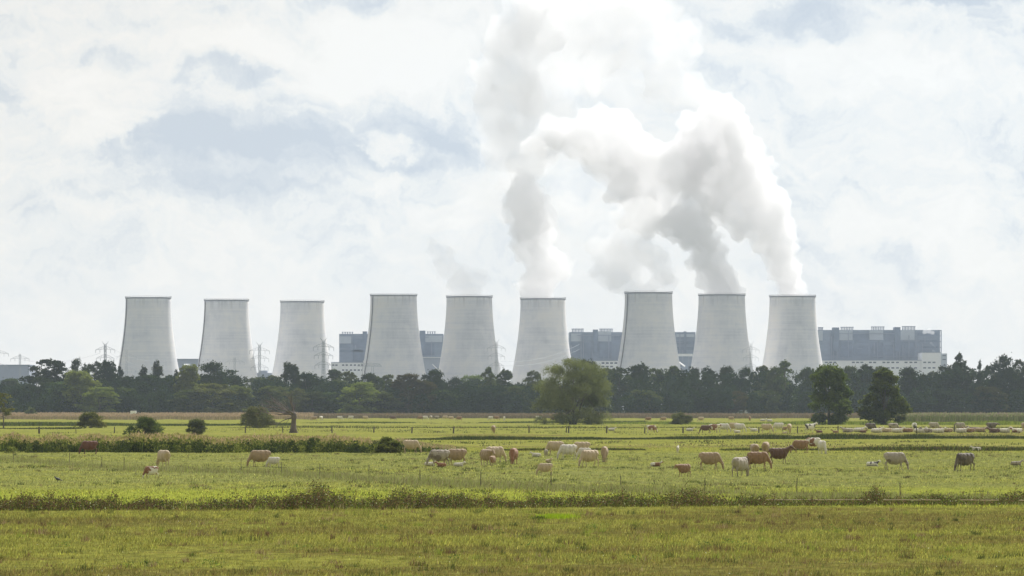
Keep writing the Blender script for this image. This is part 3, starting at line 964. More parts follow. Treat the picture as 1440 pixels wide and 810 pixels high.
for y in (508.7, 516.4):
    for x in (1160, 1166, 1172, 1198, 1204, 1210, 1222, 1228, 1241, 1247, 1253.5, 1260, 1272, 1279, 1285.5, 1298, 1304.5, 1311):
        if y > 515 and x < 1240: continue
        wr.append((x, x + 4, y, 1.9, -3.32 if x > 1296 else -0.32))
for y in (499.5, 505, 513): wr.append((1325.5, 1330.5, y, 1.2, 1.7))
turbine_hall(1152, 1296, 507, DB - 60, wr, 'long white turbine hall with a taller windowed block at its right end', annex=(1296, 1323, 496))
# smaller far buildings
Dl = 4700.0
t = tag(root('coal_bunker', (X(15, Dl), Dl, 0)), 'low wide grey building at the far left edge above the trees', 'industrial building')
bld_box('wall', GREYB, t, Dl, -60, 41, 514, None, (0, 60), org=(X(15, Dl), Dl))
bld_box('roof', BLUE2, t, Dl, -61, 41.6, 512.8, 514, (-1, 61), org=(X(15, Dl), Dl))
t = tag(root('grey_hall', (X(267, Dl), Dl, 0)), 'grey hall filling the gap between the first and second cooling towers', 'industrial building')
bld_box('wall', GREYB, t, Dl, 245, 290, 505.5, None, (0, 60), org=(X(267, Dl), Dl))
bld_box('roof', BLUE2, t, Dl, 244.5, 290.5, 504.6, 505.5, (-1, 61), org=(X(267, Dl), Dl))
t = tag(root('low_hall', (X(375, Dl), Dl, 0)), 'small stepped grey hall low between the second and third cooling towers', 'industrial building')
bld_box('wall', GREYB, t, Dl, 352, 382, 524.5, None, (0, 40), org=(X(375, Dl), Dl))
bld_box('roof_block', GREYB, t, Dl, 364, 375, 521, 524.5, (5, 25), org=(X(375, Dl), Dl))
t = tag(root('grey_hall', (X(615, Dl), Dl, 0)), 'grey hall with a pale roof line between the fourth and fifth cooling towers', 'industrial building')
bld_box('wall', GREYB, t, Dl, 590, 632, 503, None, (0, 60), org=(X(615, Dl), Dl))
bld_box('roof', WHITE, t, Dl, 590, 632, 502.2, 503, (-1, 61), org=(X(615, Dl), Dl))


def dome(px, y, r, label, tilt=0.0, ln=2.0):
    """covered coal conveyor head: pale curved roof on a small drum"""
    D = 4250.0
    bm = bmesh.new()
    rm = r / F * D
    for k in range(11):
        pass
    prev = None
    seg = 12
    L = rm * ln
    for j, xx in enumerate((-L / 2, L / 2)):
        ring = [bm.verts.new((xx, -math.cos(math.pi * k / seg) * rm, math.sin(math.pi * k / seg) * rm * .8 + (0 if j == 0 else -L * math.tan(tilt)))) for k in range(seg + 1)]
        bm.faces.new(ring if j else ring[::-1])
        if prev:
            for k in range(seg): bm.faces.new((prev[k], prev[k + 1], ring[k + 1], ring[k]))
        prev = ring
    z = Z(y, D)
    rt = tag(root('conveyor_end_building', (X(px, D), D, 0)), label, 'conveyor')
    link('roof', bm_mesh('roof', bm), WHITE, rt, (0, 0, z))
    bm = bmesh.new()
    box(bm, -L / 2 + .2, L / 2 - .2, -rm * .8, rm * .8, 0, z - L * math.tan(tilt) - .1)
    link('drum', bm_mesh('drum', bm), GREYB, rt)


dome(263, 515, 4, 'small pale curved roof between the first and second cooling towers')
dome(613, 513, 2.0, 'small white sloping conveyor roof at the foot of the fifth cooling tower', 0.75, 5.0)
dome(959, 510.5, 3, 'small white sloping conveyor roof between the two towers right of the willow', 0.6, 3.0)

# ------------------------------------------------------------------ pylons
PYL = mat_plain('galvanised_steel', (0.34, 0.36, 0.38), 0.6, metal=0.0, nscale=0.3)


def pylon(px, ytop, D, label, kind='vee', arms=(0.78, 0.58, 0.40), aw=11.0, rot=0.25, th=0.16):
    H = Z(ytop, D)
    th = th * 0.75
    t = tag(root('power_pylon', (X(px, D), D, 0), rot), label, 'pylon', 'high voltage pylons around the power station')
    bm = bmesh.new()
    def wdt(z):
        u = z / H
        return (5.0 * (1 - u / 0.6) + 1.6 * min(1, u / 0.6)) if u < 0.6 else 1.6
    lv = [0, .12, .24, .35, .45, .54, .62, .69, .76, .83, .90]
    lv = lv + ([0.95] if kind == 'vee' else [1.0])
    for sx in (-1, 1):
        for sy in (-1, 1):
            tube(bm, [(sx * wdt(l * H) / 2, sy * wdt(l * H) / 2, l * H) for l in lv], [th * 1.3] * len(lv), 4)
    for l0, l1 in zip(lv, lv[1:]):
        w0, w1 = wdt(l0 * H) / 2, wdt(l1 * H) / 2
        for s in (-1, 1):
            tube(bm, [(-w0, s * w0, l0 * H), (w1, s * w1, l1 * H)], [th] * 2, 4)
            tube(bm, [(w0, s * w0, l0 * H), (-w1, s * w1, l1 * H)], [th] * 2, 4)
            tube(bm, [(-w1, s * w1, l1 * H), (w1, s * w1, l1 * H)], [th] * 2, 4)
    link('mast', bm_mesh('mast', bm), PYL, t)
    if kind == 'vee':
        bm = bmesh.new()
        for s in (-1, 1):
            for y_ in (-.6, .6):
                tube(bm, [(s * .8, y_, .95 * H), (s * 2.7, 0, H)], [th * .8] * 2, 4)
            tube(bm, [(-s * .8, 0, .95 * H), (s * 1.8, 0, .975 * H)], [th * .8] * 2, 4)
        link('earth_wire_horns', bm_mesh('horns', bm), PYL, t)
    for i, am in enumerate(arms):
        z = am * H
        wa = aw * (1.0, 0.92, 0.85, 0.8)[i]
        bm = bmesh.new()
        for s in (-1, 1):
            for y_ in (-.7, .7):
                tube(bm, [(0, y_, z + 2.4), (s * wa * .5, 0.3 * y_, z + 1.2), (s * wa, 0, z - .8)], [th] * 3, 4)
                tube(bm, [(0, y_, z), (s * wa, 0, z - .8)], [th] * 2, 4)
            for q in (.25, .5, .75):
                tube(bm, [(s * wa * q, 0, z - .8 * q), (s * wa * (q - .12), 0, z + 2.2 * (1 - q))], [th * .8] * 2, 4)
            for q in (.55, 1.0):
                tube(bm, [(s * wa * q, 0, z - .8 * q), (s * wa * q, 0, z - .8 * q - 2.6)], [th * 1.4] * 2, 4)
        link('crossarm', bm_mesh('crossarm', bm), PYL, t)
    return t


pylon(148, 480, 3500, 'pylon with V shaped top left of the leftmost cooling tower', arms=(0.89, 0.77), aw=8)
pylon(28, 498, 4200, 'small distant pylon standing over the low wide building at far left', kind='tee', arms=(0.93,), aw=9, rot=0.1)
pylon(-2, 490, 3900, 'pylon cut by the left edge of the picture', kind='tee', arms=(0.93, 0.72), aw=9, rot=0.1)
pylon(365, 481, 3500, 'pylon with V shaped top in the gap between the second and third cooling towers', arms=(.885, .77, .64), aw=8.5, rot=0.3, th=0.12)
pylon(455, 475, 3200, 'pylon in front of the right edge of the third cooling tower', arms=(.885, .77, .64), aw=8.5, rot=0.5, th=0.17)
pylon(178, 492, 4000, 'faint pylon in front of the left side of the leftmost cooling tower', kind='tee', arms=(.9, .68), aw=9, rot=0.1, th=0.09)
pylon(698, 477, 3500, 'faint pylon at the right edge of the fifth cooling tower', arms=(.885, .77, .64), aw=8.5, rot=0.5, th=0.11)
pylon(1056, 480, 3700, 'faint pylon behind the gap left of the rightmost cooling tower', arms=(.885, .77, .64), aw=8.5, rot=0.5, th=0.09)
pylon(330, 503, 4000, 'faint short pylon in front of the second cooling tower', kind='tee', arms=(.93,), aw=9, rot=0.1, th=0.08)


def gantry():
    D = 3400.0
    t = tag(root('line_gantry', (X(520, D), D, 0)), 'portal gantry for power lines in front of the foot of the fourth cooling tower', 'gantry')
    z1, z0 = Z(510.5, D), Z(515, D)
    hw = 17 / F * D
    bm = bmesh.new()
    for px in (-9, 4):
        xx = px / F * D
        for s in (-1, 1):
            for sy in (-1, 1):
                tube(bm, [(xx + s * 1.4, sy * 1.4, 0), (xx + s * .6, sy * .5, z0)], [.14] * 2, 4)
    link('leg', bm_mesh('leg', bm), PYL, t)
    bm = bmesh.new()
    tube(bm, [(-hw, 0, z0), (hw, 0, z0)], [.15] * 2, 4)
    tube(bm, [(-hw * .75, 0, z1 - .6), (0, 0, z1), (hw * .75, 0, z1 - .6)], [.15] * 3, 4)
    tube(bm, [(-hw, 0, z0), (-hw * .75, 0, z1 - .6)], [.12] * 2, 4)
    tube(bm, [(hw, 0, z0), (hw * .75, 0, z1 - .6)], [.12] * 2, 4)
    for i in range(-6, 7):
        xx = hw * i / 8
        tube(bm, [(xx, 0, z0), (xx + hw / 16, 0, z1 - .5)], [.09] * 2, 4)
        tube(bm, [(xx + hw / 8, 0, z0), (xx + hw / 16, 0, z1 - .5)], [.09] * 2, 4)
    link('crossbeam', bm_mesh('crossbeam', bm), PYL, t)


gantry()


def wires(label, pts, th=0.09):
    """sagging conductors: pts = list of (px, y, D)"""
    bm = bmesh.new()
    for (a, b) in pts:
        A = Vector((X(a[0], a[2]), a[2], Z(a[1], a[2]))); B = Vector((X(b[0], b[2]), b[2], Z(b[1], b[2])))
        P = []
        for i in range(17):
            u = i / 16
            p = A.lerp(B, u); p.z -= 4 * 5.0 * u * (1 - u)
            P.append(p)
        tube(bm, P, [th] * 17, 4)
    tag(link('power_line', bm_mesh('power_line', bm), PYL), label, 'power line')


wires('thin power lines sagging in front of the cooling tower left of the willow', [((704, 508, 3500), (815, 484, 3900)), ((704, 514, 3500), (815, 491, 3900))])
wires('thin power lines running right from the pylon beside the leftmost tower', [((156, 497, 3500), (240, 516, 3700)), ((140, 497, 3500), (28, 505, 4200)), ((159, 490, 3500), (235, 505, 3700))], 0.07)

# ------------------------------------------------------------------ trees
BARK = mat_plain('bark', (0.09, 0.075, 0.06), 0.9, nscale=1.5, namp=0.35, stretch=(1, 1, .3))
BARKD = mat_plain('dead_wood', (0.115, 0.092, 0.078), 0.9, nscale=2.0, namp=0.5, stretch=(1, 1, .25))
LEAF = {
    'dark': mat_leaf('dark_leaves', (0.016, 0.027, 0.013), (0.036, 0.054, 0.018), 0.22),
    'mid': mat_leaf('mid_leaves', (0.030, 0.048, 0.018), (0.095, 0.120, 0.035), 0.34),
    'light': mat_leaf('light_leaves', (0.085, 0.115, 0.030), (0.200, 0.225, 0.060), 0.45),
    'olive': mat_leaf('olive_leaves', (0.075, 0.088, 0.028), (0.150, 0.155, 0.048), 0.40),
    'brown': mat_leaf('brownish_leaves', (0.040, 0.040, 0.018), (0.080, 0.072, 0.028), 0.30),
    'oak': mat_leaf('oak_leaves', (0.034, 0.052, 0.018), (0.120, 0.135, 0.038), 0.40, 0.5),
    'willow': mat_leaf('willow_leaves', (0.090, 0.110, 0.055), (0.200, 0.220, 0.110), 0.38, 0.25, 0.05),
    'silver': mat_leaf('silvery_leaves', (0.085, 0.100, 0.050), (0.155, 0.165, 0.085), 0.30, 0.6, 0.05),
}


def lobes_for(kind, rs):
    """list of (cx,cy,cz,r) in a unit tree: height 1, width 1 -> scaled later by W and H"""
    L = []
    if kind == 'round':
        for _ in range(34):
            u, v = rs.uniform(0, 2 * math.pi), rs.uniform(-0.95, 1)
            rr = math.sqrt(max(0, 1 - v * v)) * rs.uniform(.45, .82)
            L.append((0.5 * rr * math.cos(u), 0.5 * rr * math.sin(u), 0.53 + 0.40 * v * .95, rs.uniform(.09, .16)))
    elif kind == 'full':          # crown down to the ground
        for _ in range(44):
            z = rs.uniform(.05, .93)
            wmax = (math.sin(math.pi * min(.97, (z * .78 + .22))) ** 0.6) * .46
            u = rs.uniform(0, 2 * math.pi); rr = wmax * rs.uniform(.5, 1)
            L.append((rr * math.cos(u), rr * math.sin(u), z, rs.uniform(.07, .14)))
        L.append((0, 0, .9, .1))
    elif kind == 'cone':
        for _ in range(30):
            z = rs.uniform(.06, .96)
            wmax = (1.02 - z) ** 0.8 * .46
            u = rs.uniform(0, 2 * math.pi); rr = wmax * rs.uniform(.4, 1)
            L.append((rr * math.cos(u), rr * math.sin(u), z, (.07 + .08 * (1 - z)) * rs.uniform(.8, 1.2)))
        L.append((0, 0, .97, .035))
    elif kind == 'taper':
        for _ in range(60):
            z = rs.uniform(.05, .95)
            wmax = np.interp(z, [0, .12, .3, .6, .85, 1], [.40, .46, .45, .33, .17, .04])
            u = rs.uniform(0, 2 * math.pi); rr = wmax * rs.uniform(.45, 1)
            L.append((rr * math.cos(u), rr * math.sin(u), z, rs.uniform(.06, .11) * (1.15 - .5 * z)))
        L.append((0, 0, .95, .045))
    elif kind == 'column':
        for i in range(22):
            z = .05 + .9 * i / 21
            wmax = (math.sin(math.pi * min(.985, z * .8 + .19)) ** .5) * .30
            u = rs.uniform(0, 2 * math.pi)
            L.append((wmax * .6 * math.cos(u), wmax * .6 * math.sin(u), z, rs.uniform(.26, .34) * (1 if z < .8 else (1.08 - z) / .3 + .15)))
    elif kind == 'open':          # loose tufts at branch ends, sky between
        for _ in range(40):
            u = rs.uniform(0, 2 * math.pi); v = rs.uniform(-.75, 1)
            rr = math.sqrt(max(0.05, 1 - v * v)) * rs.uniform(.4, .95)
            L.append((.46 * rr * math.cos(u), .46 * rr * math.sin(u), .60 + .35 * v, rs.uniform(.06, .12)))
    elif kind == 'dome':          # bush
        for _ in range(26):
            u = rs.uniform(0, 2 * math.pi); v = rs.uniform(0.0, 1)
            rr = math.sqrt(max(0.0, 1 - v * v)) * rs.uniform(.5, 1)
            L.append((.40 * rr * math.cos(u), .40 * rr * math.sin(u), .10 + .70 * v, rs.uniform(.12, .2)))
    elif kind == 'weeping':
        for _ in range(64):
            z = rs.uniform(.03, .90) ** 1.15
            wmax = [.44, .47, .48, .45, .40, .31, .20][min(6, int(z * 7))]
            u = rs.uniform(0, 2 * math.pi); rr = wmax * rs.uniform(.45, 1)
            L.append((rr * math.cos(u), rr * math.sin(u), z, rs.uniform(.08, .14)))
        L += [(-.08, 0, .93, .07), (.13, .02, .90, .07), (-.2, 0, .80, .08)]
    return L


def crown_mesh(kind, W_, H_, leaf, n, seed, droop=0.0):
    rs = random.Random(seed)
    g = np.random.default_rng(seed)
    L = np.array(lobes_for(kind, rs))
    size = (W_ + H_) / 2
    cen = L[:, :3] * np.array([W_, W_, H_])
    rad = L[:, 3] * (W_ if kind in ('column',) else size)
    # twig clumps over each lobe
    wgt = rad ** 2
    ncl = max(60, n // 26)
    li = g.choice(len(L), ncl, p=wgt / wgt.sum())
    d = g.normal(size=(ncl, 3)); d /= np.linalg.norm(d, axis=1, keepdims=True)
    d[:, 2] = np.where(d[:, 2] < -.3, -d[:, 2] * .6, d[:, 2])
    rr = rad[li] * g.uniform(.55, 1.12, ncl) ** .7
    cc = cen[li] + d * rr[:, None] * np.array([1, 1, .85])
    cs = rad[li] * g.uniform(.10, .26, ncl)
    ci = g.integers(0, ncl, n)
    off = g.normal(size=(n, 3)) * cs[ci][:, None]
    off[:, 2] *= .75
    if droop:
        off[:, 2] -= np.abs(g.normal(0, 1, n)) * droop
    p = cc[ci] + off
    # a share of leaves inside to close the heart of the crown
    k = int(n * .22) if kind != 'open' else int(n * .06)
    lj = g.choice(len(L), k, p=wgt / wgt.sum())
    p[:k] = cen[lj] * np.array([.8, .8, 1]) + g.normal(size=(k, 3)) * rad[lj][:, None] * .45
    p[:, 2] = np.where(p[:, 2] < .05, np.abs(p[:, 2]) * .5 + .05, p[:, 2])
    a = g.normal(size=(n, 3))
    if droop: a[:, 2] -= 1.5
    a /= np.linalg.norm(a, axis=1, keepdims=True)
    b = g.normal(size=(n, 3)); b -= a * (a * b).sum(1, keepdims=True); b /= np.linalg.norm(b, axis=1, keepdims=True)
    s = leaf * g.uniform(.6, 1.4, (n, 1))
    a = a * s; b = b * s * (.6 if not droop else .35)
    v = np.stack([p - a, p + b, p + a, p - b], 1).reshape(-1, 3)
    f = np.arange(n * 4).reshape(-1, 4)
    return np_mesh('crown_' + kind, v, f), cen


def trunk_mesh(W_, H_, cen, seed, r0=None, kind='round'):
    rs = random.Random(seed)
    bm = bmesh.new()
    r0 = r0 or H_ * .018
    top = H_ * (.95 if kind in ('cone', 'column') else .62)
    pts = [Vector((rs.uniform(-.1, .1) * W_ * .1 * i, rs.uniform(-.1, .1) * W_ * .1 * i, top * i / 5)) for i in range(6)]
    pts[0].z = -.3
    tube(bm, pts, [r0 * 1.25, r0, r0 * .85, r0 * .68, r0 * .48, r0 * .25], 7)
    idx = list(range(len(cen))); rs.shuffle(idx)
    for i in idx[:14 if kind == 'open' else 8]:
        e_ = Vector(cen[i])
        s = max(.12 * H_, min(e_.z * .7, top * .9))
        u = min(.99, s / top) * 5
        j = int(u); st = pts[j].lerp(pts[min(5, j + 1)], u - j)
        m_ = st.lerp(e_, .5) + Vector((0, 0, -.04 * H_))
        tube(bm, [st, m_, e_], [r0 * .42, r0 * .28, r0 * .10], 5)
    return bm_mesh('trunk', bm, True)


VAR = {}


def variant(kind, i):
    key = (kind, i)
    if key not in VAR:
        W0, H0 = {'round': (16, 20), 'full': (14, 20), 'cone': (10, 20), 'column': (4.5, 14), 'open': (12, 20), 'dome': (8, 5)}[kind]
        n = {'round': 15000, 'full': 15000, 'cone': 9000, 'column': 6500, 'open': 11000, 'dome': 6000}[kind]
        lf = {'dome': .13, 'column': .22}.get(kind, .30)
        cm, cen = crown_mesh(kind, W0, H0, lf, n, 100 + hash_(kind) + i)
        VAR[key] = (cm, trunk_mesh(W0, H0, cen, 50 + i, kind=kind), W0, H0)
    return VAR[key]


def hash_(s):
    return sum(ord(c) * (i + 3) for i, c in enumerate(s)) % 997


def tree(px, ytop, wpx, kind, leaf, D, label, name='tree', cat='tree', group='trees of the far tree line', var=None, ybase=None):
    i = var if var is not None else random.randrange(4)
    cm, tm, W0, H0 = variant(kind, i)
    H_, W_ = Z(ytop, D), wpx / F * D
    t = tag(root(name, (X(px, D), D, 0), random.uniform(0, 6.28)), label, cat, group)
    sc = (W_ / W0 * 1.0, W_ / W0 * 1.0, H_ / H0 * .985)
    me = cm
    key = (cm.name, leaf)
    if key not in VAR:
        m2 = cm.copy(); m2.materials.clear(); m2.materials.append(LEAF[leaf]); VAR[key] = m2
    o = link('crown', VAR[key], None, t); o.scale = sc
    o2 = link('trunk', tm, BARK, t); o2.scale = sc
    return t


FT = 'trees of the far tree line'
TREES = [
    (18, 531, 44, 'full', 'mid', 2500, 'hazy grey green tree at the left edge below the low wide building'),
    (42, 543, 40, 'full', 'mid', 2450, 'hazy blue tree just right of the left edge of the picture'),
    (68, 503, 54, 'open', 'dark', 2120, 'tall open crowned tree with sky showing through, first high crown from the left'),
    (60, 528, 46, 'round', 'dark', 2100, 'dense dark tree under the open crowned one at the left'),
    (112, 502, 32, 'round', 'dark', 2130, 'tall dark rounded tree left of its twin below the pylon with V top'),
    (134, 501, 34, 'round', 'dark', 2140, 'tall dark rounded tree right of its twin below the pylon with V top'),
    (153, 506, 26, 'full', 'dark', 2110, 'narrow dark peaked tree just left of the leftmost cooling tower'),
    (169, 513, 9, 'column', 'dark', 2200, 'slim columnar tree at the left foot of the leftmost cooling tower'),
    (202, 513, 11, 'column', 'dark', 2200, 'slim columnar tree below the middle of the leftmost cooling tower'),
    (221, 505, 15, 'column', 'dark', 2200, 'tallest columnar tree in front of the leftmost cooling tower'),
    (248, 518, 9, 'column', 'dark', 2200, 'short columnar tree at the right foot of the leftmost cooling tower'),
    (176, 527, 40, 'full', 'dark', 2160, 'dark bushy tree below the left foot of the leftmost cooling tower'),
    (208, 526, 44, 'full', 'dark', 2150, 'dark bushy tree below the middle of the leftmost cooling tower'),
    (238, 527, 40, 'full', 'dark', 2150, 'dark bushy tree below the right foot of the leftmost cooling tower'),
    (112, 520, 46, 'full', 'light', 2040, 'tall loose yellow green tree in front of the dark group at left'),
    (86, 534, 38, 'full', 'mid', 2050, 'green tree left of the tall yellow green one'),
    (140, 543, 44, 'full', 'light', 2030, 'yellow green tree sloping down right of the tall yellow green one'),
    (176, 540, 34, 'round', 'mid', 2050, 'small round green tree behind the low bushes near the white van'),
    (265, 512, 34, 'full', 'light', 2060, 'tall light green tree between the first and second cooling towers'),
    (310, 506, 58, 'round', 'dark', 2130, 'big round dark tree in front of the second cooling tower'),
    (300, 538, 60, 'full', 'olive', 2030, 'broad olive tree below the big round dark tree'),
    (334, 541, 40, 'full', 'olive', 2035, 'olive tree with bright top right of the broad olive tree'),
    (263, 548, 44, 'full', 'mid', 2035, 'green tree below the tall light green one'),
    (362, 528, 38, 'full', 'mid', 2500, 'hazy tree in the dip between the second and third cooling towers'),
    (385, 527, 34, 'open', 'mid', 2350, 'thin hazy tree at the left foot of the third cooling tower'),
    (408, 508, 28, 'full', 'dark', 2120, 'tall narrow dark tree before the third cooling tower'),
    (432, 523, 46, 'round', 'dark', 2130, 'dark rounded tree right of the tall narrow dark one'),
    (384, 541, 44, 'full', 'olive', 2040, 'olive tree behind the bare pollard branches'),
    (416, 545, 34, 'round', 'olive', 2030, 'tree with golden top above the pollard trunk'),
    (440, 550, 44, 'full', 'mid', 2035, 'low green tree right of the golden topped tree'),
    (462, 551, 40, 'full', 'mid', 2040, 'low rounded tree below the pylon at the third cooling tower'),
    (470, 519, 26, 'open', 'mid', 2300, 'loose hazy tree at the right foot of the third cooling tower'),
    (489, 521, 26, 'open', 'mid', 2280, 'loose hazy tree below the windowed white hall'),
    (452, 534, 34, 'full', 'mid', 2320, 'hazy blue green tree behind the low rounded ones near the third tower'),
    (479, 534, 36, 'full', 'mid', 2260, 'blue green tree under the loose ones left of the fourth tower'),
    (518, 522, 26, 'full', 'dark', 2100, 'dark tree peaking at the left foot of the fourth cooling tower'),
    (506, 536, 48, 'full', 'light', 2030, 'broad fresh green tree left of the fourth cooling tower'),
    (532, 528, 22, 'full', 'mid', 2100, 'mid green tree below the fourth cooling tower'),
    (546, 525, 24, 'open', 'mid', 2200, 'loose crowned tree below the middle of the fourth tower'),
    (540, 549, 38, 'full', 'mid', 2040, 'low green tree below the fourth cooling tower'),
    (574, 524, 44, 'full', 'brown', 2050, 'big brownish tree below the right half of the fourth tower'),
    (598, 533, 38, 'full', 'brown', 2045, 'brownish olive tree right of the big brownish one'),
    (609, 519, 34, 'full', 'dark', 2090, 'tall dark tree in the gap between the fourth and fifth towers'),
    (634, 528, 32, 'round', 'dark', 2250, 'flat topped blue dark tree left of the fifth tower foot'),
    (628, 548, 40, 'full', 'mid', 2050, 'green tree in front of the flat topped dark one'),
    (655, 541, 40, 'full', 'dark', 2070, 'dark tree below the middle of the fifth cooling tower'),
    (664, 527, 40, 'full', 'light', 2600, 'pale hazy tree behind the dark ones below the fifth tower'),
    (690, 530, 34, 'full', 'mid', 2500, 'hazy tree below the right foot of the fifth tower'),
    (686, 515, 20, 'open', 'mid', 2120, 'tall thin crowned tree below the right half of the fifth tower'),
    (712, 519, 26, 'open', 'mid', 2140, 'loose crowned tree between the fifth tower and the one left of the willow'),
    (690, 543, 44, 'full', 'dark', 2050, 'dark tree under the tall thin crowned one'),
    (722, 541, 44, 'full', 'mid', 2055, 'green tree left of the big willow under the loose crowned one'),
    (750, 520, 24, 'open', 'mid', 2150, 'loose crowned tree directly left of the willow'),
    (748, 540, 36, 'full', 'dark', 2080, 'dark tree half hidden by the left side of the willow'),
    (826, 505, 34, 'round', 'dark', 2100, 'dark tree peeping out behind the willow top'),
    (851, 517, 30, 'open', 'mid', 2150, 'open crowned tree right of the willow'),
    (870, 515, 28, 'open', 'mid', 2160, 'open crowned tree below the left foot of the tallest looking tower'),
    (898, 511, 32, 'open', 'dark', 2150, 'tall open crowned tree below the tallest looking tower'),
    (921, 516, 26, 'open', 'mid', 2170, 'open crowned tree below the right half of the tallest looking tower'),
    (945, 514, 28, 'open', 'mid', 2180, 'open crowned tree left of the small conveyor roof right of the willow'),
    (975, 515, 26, 'round', 'dark', 2180, 'dark tree right of the small conveyor roof right of the willow'),
    (998, 514, 30, 'round', 'dark', 2190, 'dark tree top below the left half of the second tower from the right'),
    (1022, 514, 26, 'round', 'dark', 2180, 'dark tree top below the middle of the second tower from the right'),
    (1046, 513, 28, 'round', 'dark', 2190, 'dark tree top below the right foot of the second tower from the right'),
    (1072, 513, 26, 'open', 'mid', 2170, 'open crowned tree in the gap left of the rightmost tower'),
    (1105, 503, 34, 'cone', 'mid', 2120, 'pointed tall tree in front of the rightmost cooling tower'),
    (1090, 515, 30, 'full', 'mid', 2130, 'tree on the left shoulder of the pointed tall tree'),
    (1135, 514, 28, 'full', 'mid', 2150, 'tree at the right foot of the rightmost cooling tower'),
    (1002, 545, 40, 'round', 'dark', 2050, 'dark rounded crown standing out of the wood below the second tower from the right'),
    (1034, 546, 44, 'round', 'brown', 2055, 'brownish rounded crown in the wood left of the pointed tall tree'),
    (905, 548, 44, 'full', 'mid', 2050, 'front tree of the wood below the tallest looking tower'),
    (1075, 548, 46, 'full', 'mid', 2060, 'front tree of the wood below the pointed tall tree'),
    (1192, 513, 32, 'full', 'mid', 2140, 'tree between the two big oaks and the boiler house, left one'),
    (1218, 511, 34, 'full', 'dark', 2130, 'dark tree rising between the two big oaks'),
    (1240, 513, 28, 'open', 'mid', 2150, 'thin crowned tree behind the right oak'),
    (1288, 514, 44, 'round', 'dark', 2080, 'dark dome shaped tree right of the right oak'),
    (1312, 521, 22, 'open', 'mid', 2180, 'thin tree before the right end of the white turbine hall'),
    (1346, 502, 50, 'round', 'dark', 2080, 'large dark tree right of the white turbine hall'),
    (1350, 494, 18, 'open', 'dark', 2090, 'thin crown sticking up out of the large dark tree at right'),
    (1378, 505, 14, 'cone', 'dark', 2100, 'small pointed conifer top between the large dark trees at right'),
    (1408, 497, 44, 'round', 'dark', 2080, 'large dark tree right of the small conifer top'),
    (1436, 498, 40, 'round', 'dark', 2090, 'large dark tree cut by the right edge'),
    (1390, 543, 44, 'full', 'brown', 2040, 'brownish green tree at the foot of the large dark trees at right'),
    (1330, 545, 50, 'full', 'dark', 2045, 'dark front tree below the large dark tree at right'),
    (1475, 505, 44, 'round', 'dark', 2080, 'large dark tree just outside the right edge'),
]
for i, (px, yt, wp, kd, lf, D, lab) in enumerate(TREES):
    if px > 1460: continue
    tree(px, yt, wp * 1.28, kd, lf, D, lab, name={'column': 'columnar_tree', 'cone': 'conifer_tree'}.get(kd, 'tree'), var=i % 4)

# the two oaks standing free in front of the wood


def big_tree(px, ytop, wpx, ybase, kind, leaf, label, name, seed, n, lsz, droop=0.0, stems=1, r0=0.45, cat='tree'):
    D = GY(ybase)
    H_, W_ = Z(ytop, D), wpx / F * D
    t = tag(root(name, (X(px, D), D, 0)), label, cat)
    cm, cen = crown_mesh(kind, W_, H_, lsz, n, seed, droop)
    link('crown', cm, LEAF[leaf], t)
    bm = bmesh.new()
    rs = random.Random(seed)
    for k in range(stems):
        a_ = 6.28 * k / stems
        tip = Vector((math.cos(a_) * W_ * .18 * (stems > 1), math.sin(a_) * W_ * .18 * (stems > 1), H_ * .6))
        st = Vector((math.cos(a_) * .5 * (stems > 1), math.sin(a_) * .5 * (stems > 1), -.3))
        pts = [st.lerp(tip, i / 5) + Vector((rs.uniform(-.2, .2), rs.uniform(-.2, .2), 0)) for i in range(6)]
        tube(bm, pts, [r0 * 1.2, r0, r0 * .8, r0 * .6, r0 * .42, r0 * .2], 8)
        for i in rs.sample(range(len(cen)), 12):
            e_ = Vector(cen[i]); j = rs.randrange(1, 5)
            m_ = pts[j].lerp(e_, .5)
            tube(bm, [pts[j], m_, e_], [r0 * .35, r0 * .22, r0 * .06], 5)
    link('trunk', bm_mesh('trunk', bm, True), BARK, t)
    return t


big_tree(806, 502, 110, 597, 'weeping', 'willow', 'big silvery willow standing alone in front of the tree line', 'willow_tree', 901, 90000, .17, 0.3, 4, .35)
big_tree(1166, 514, 68, 597.5, 'full', 'oak', 'left one of the two big free standing oaks, right of the rightmost tower', 'oak_tree', 905, 42000, .27)
big_tree(1244, 516, 76, 597.5, 'taper', 'oak', 'right one of the two big free standing oaks, with tapering crown', 'oak_tree', 912, 42000, .27)
BUSHES = [
    (127, 579, 46, 602, 'olive', 'olive bush with yellowish top in the far left pasture'),
    (203, 588, 66, 614, 'mid', 'wide dark ragged bush behind the reed bed left of the pale bush'),
    (275, 586, 34, 613, 'silver', 'small pale green bush behind the reed bed'),
    (361, 570, 56, 602, 'silver', 'round grey green bush left of the bare pollard'),
    (957, 582, 40, 597, 'silver', 'low grey bush in the far pasture right of the willow'),
    (43, 572, 24, 588, 'silver', 'small grey bush in the far tan reeds at left'),
    (545, 615, 44, 637, 'olive', 'dark green bush at the right end of the reed bed'),
    (438, 616, 44, 636, 'olive', 'low dark bush inside the reed bed under the pollard'),
    (372, 571, 12, 590, 'light', 'tiny green shrub at the foot of the far trees left of the pollard'),
]
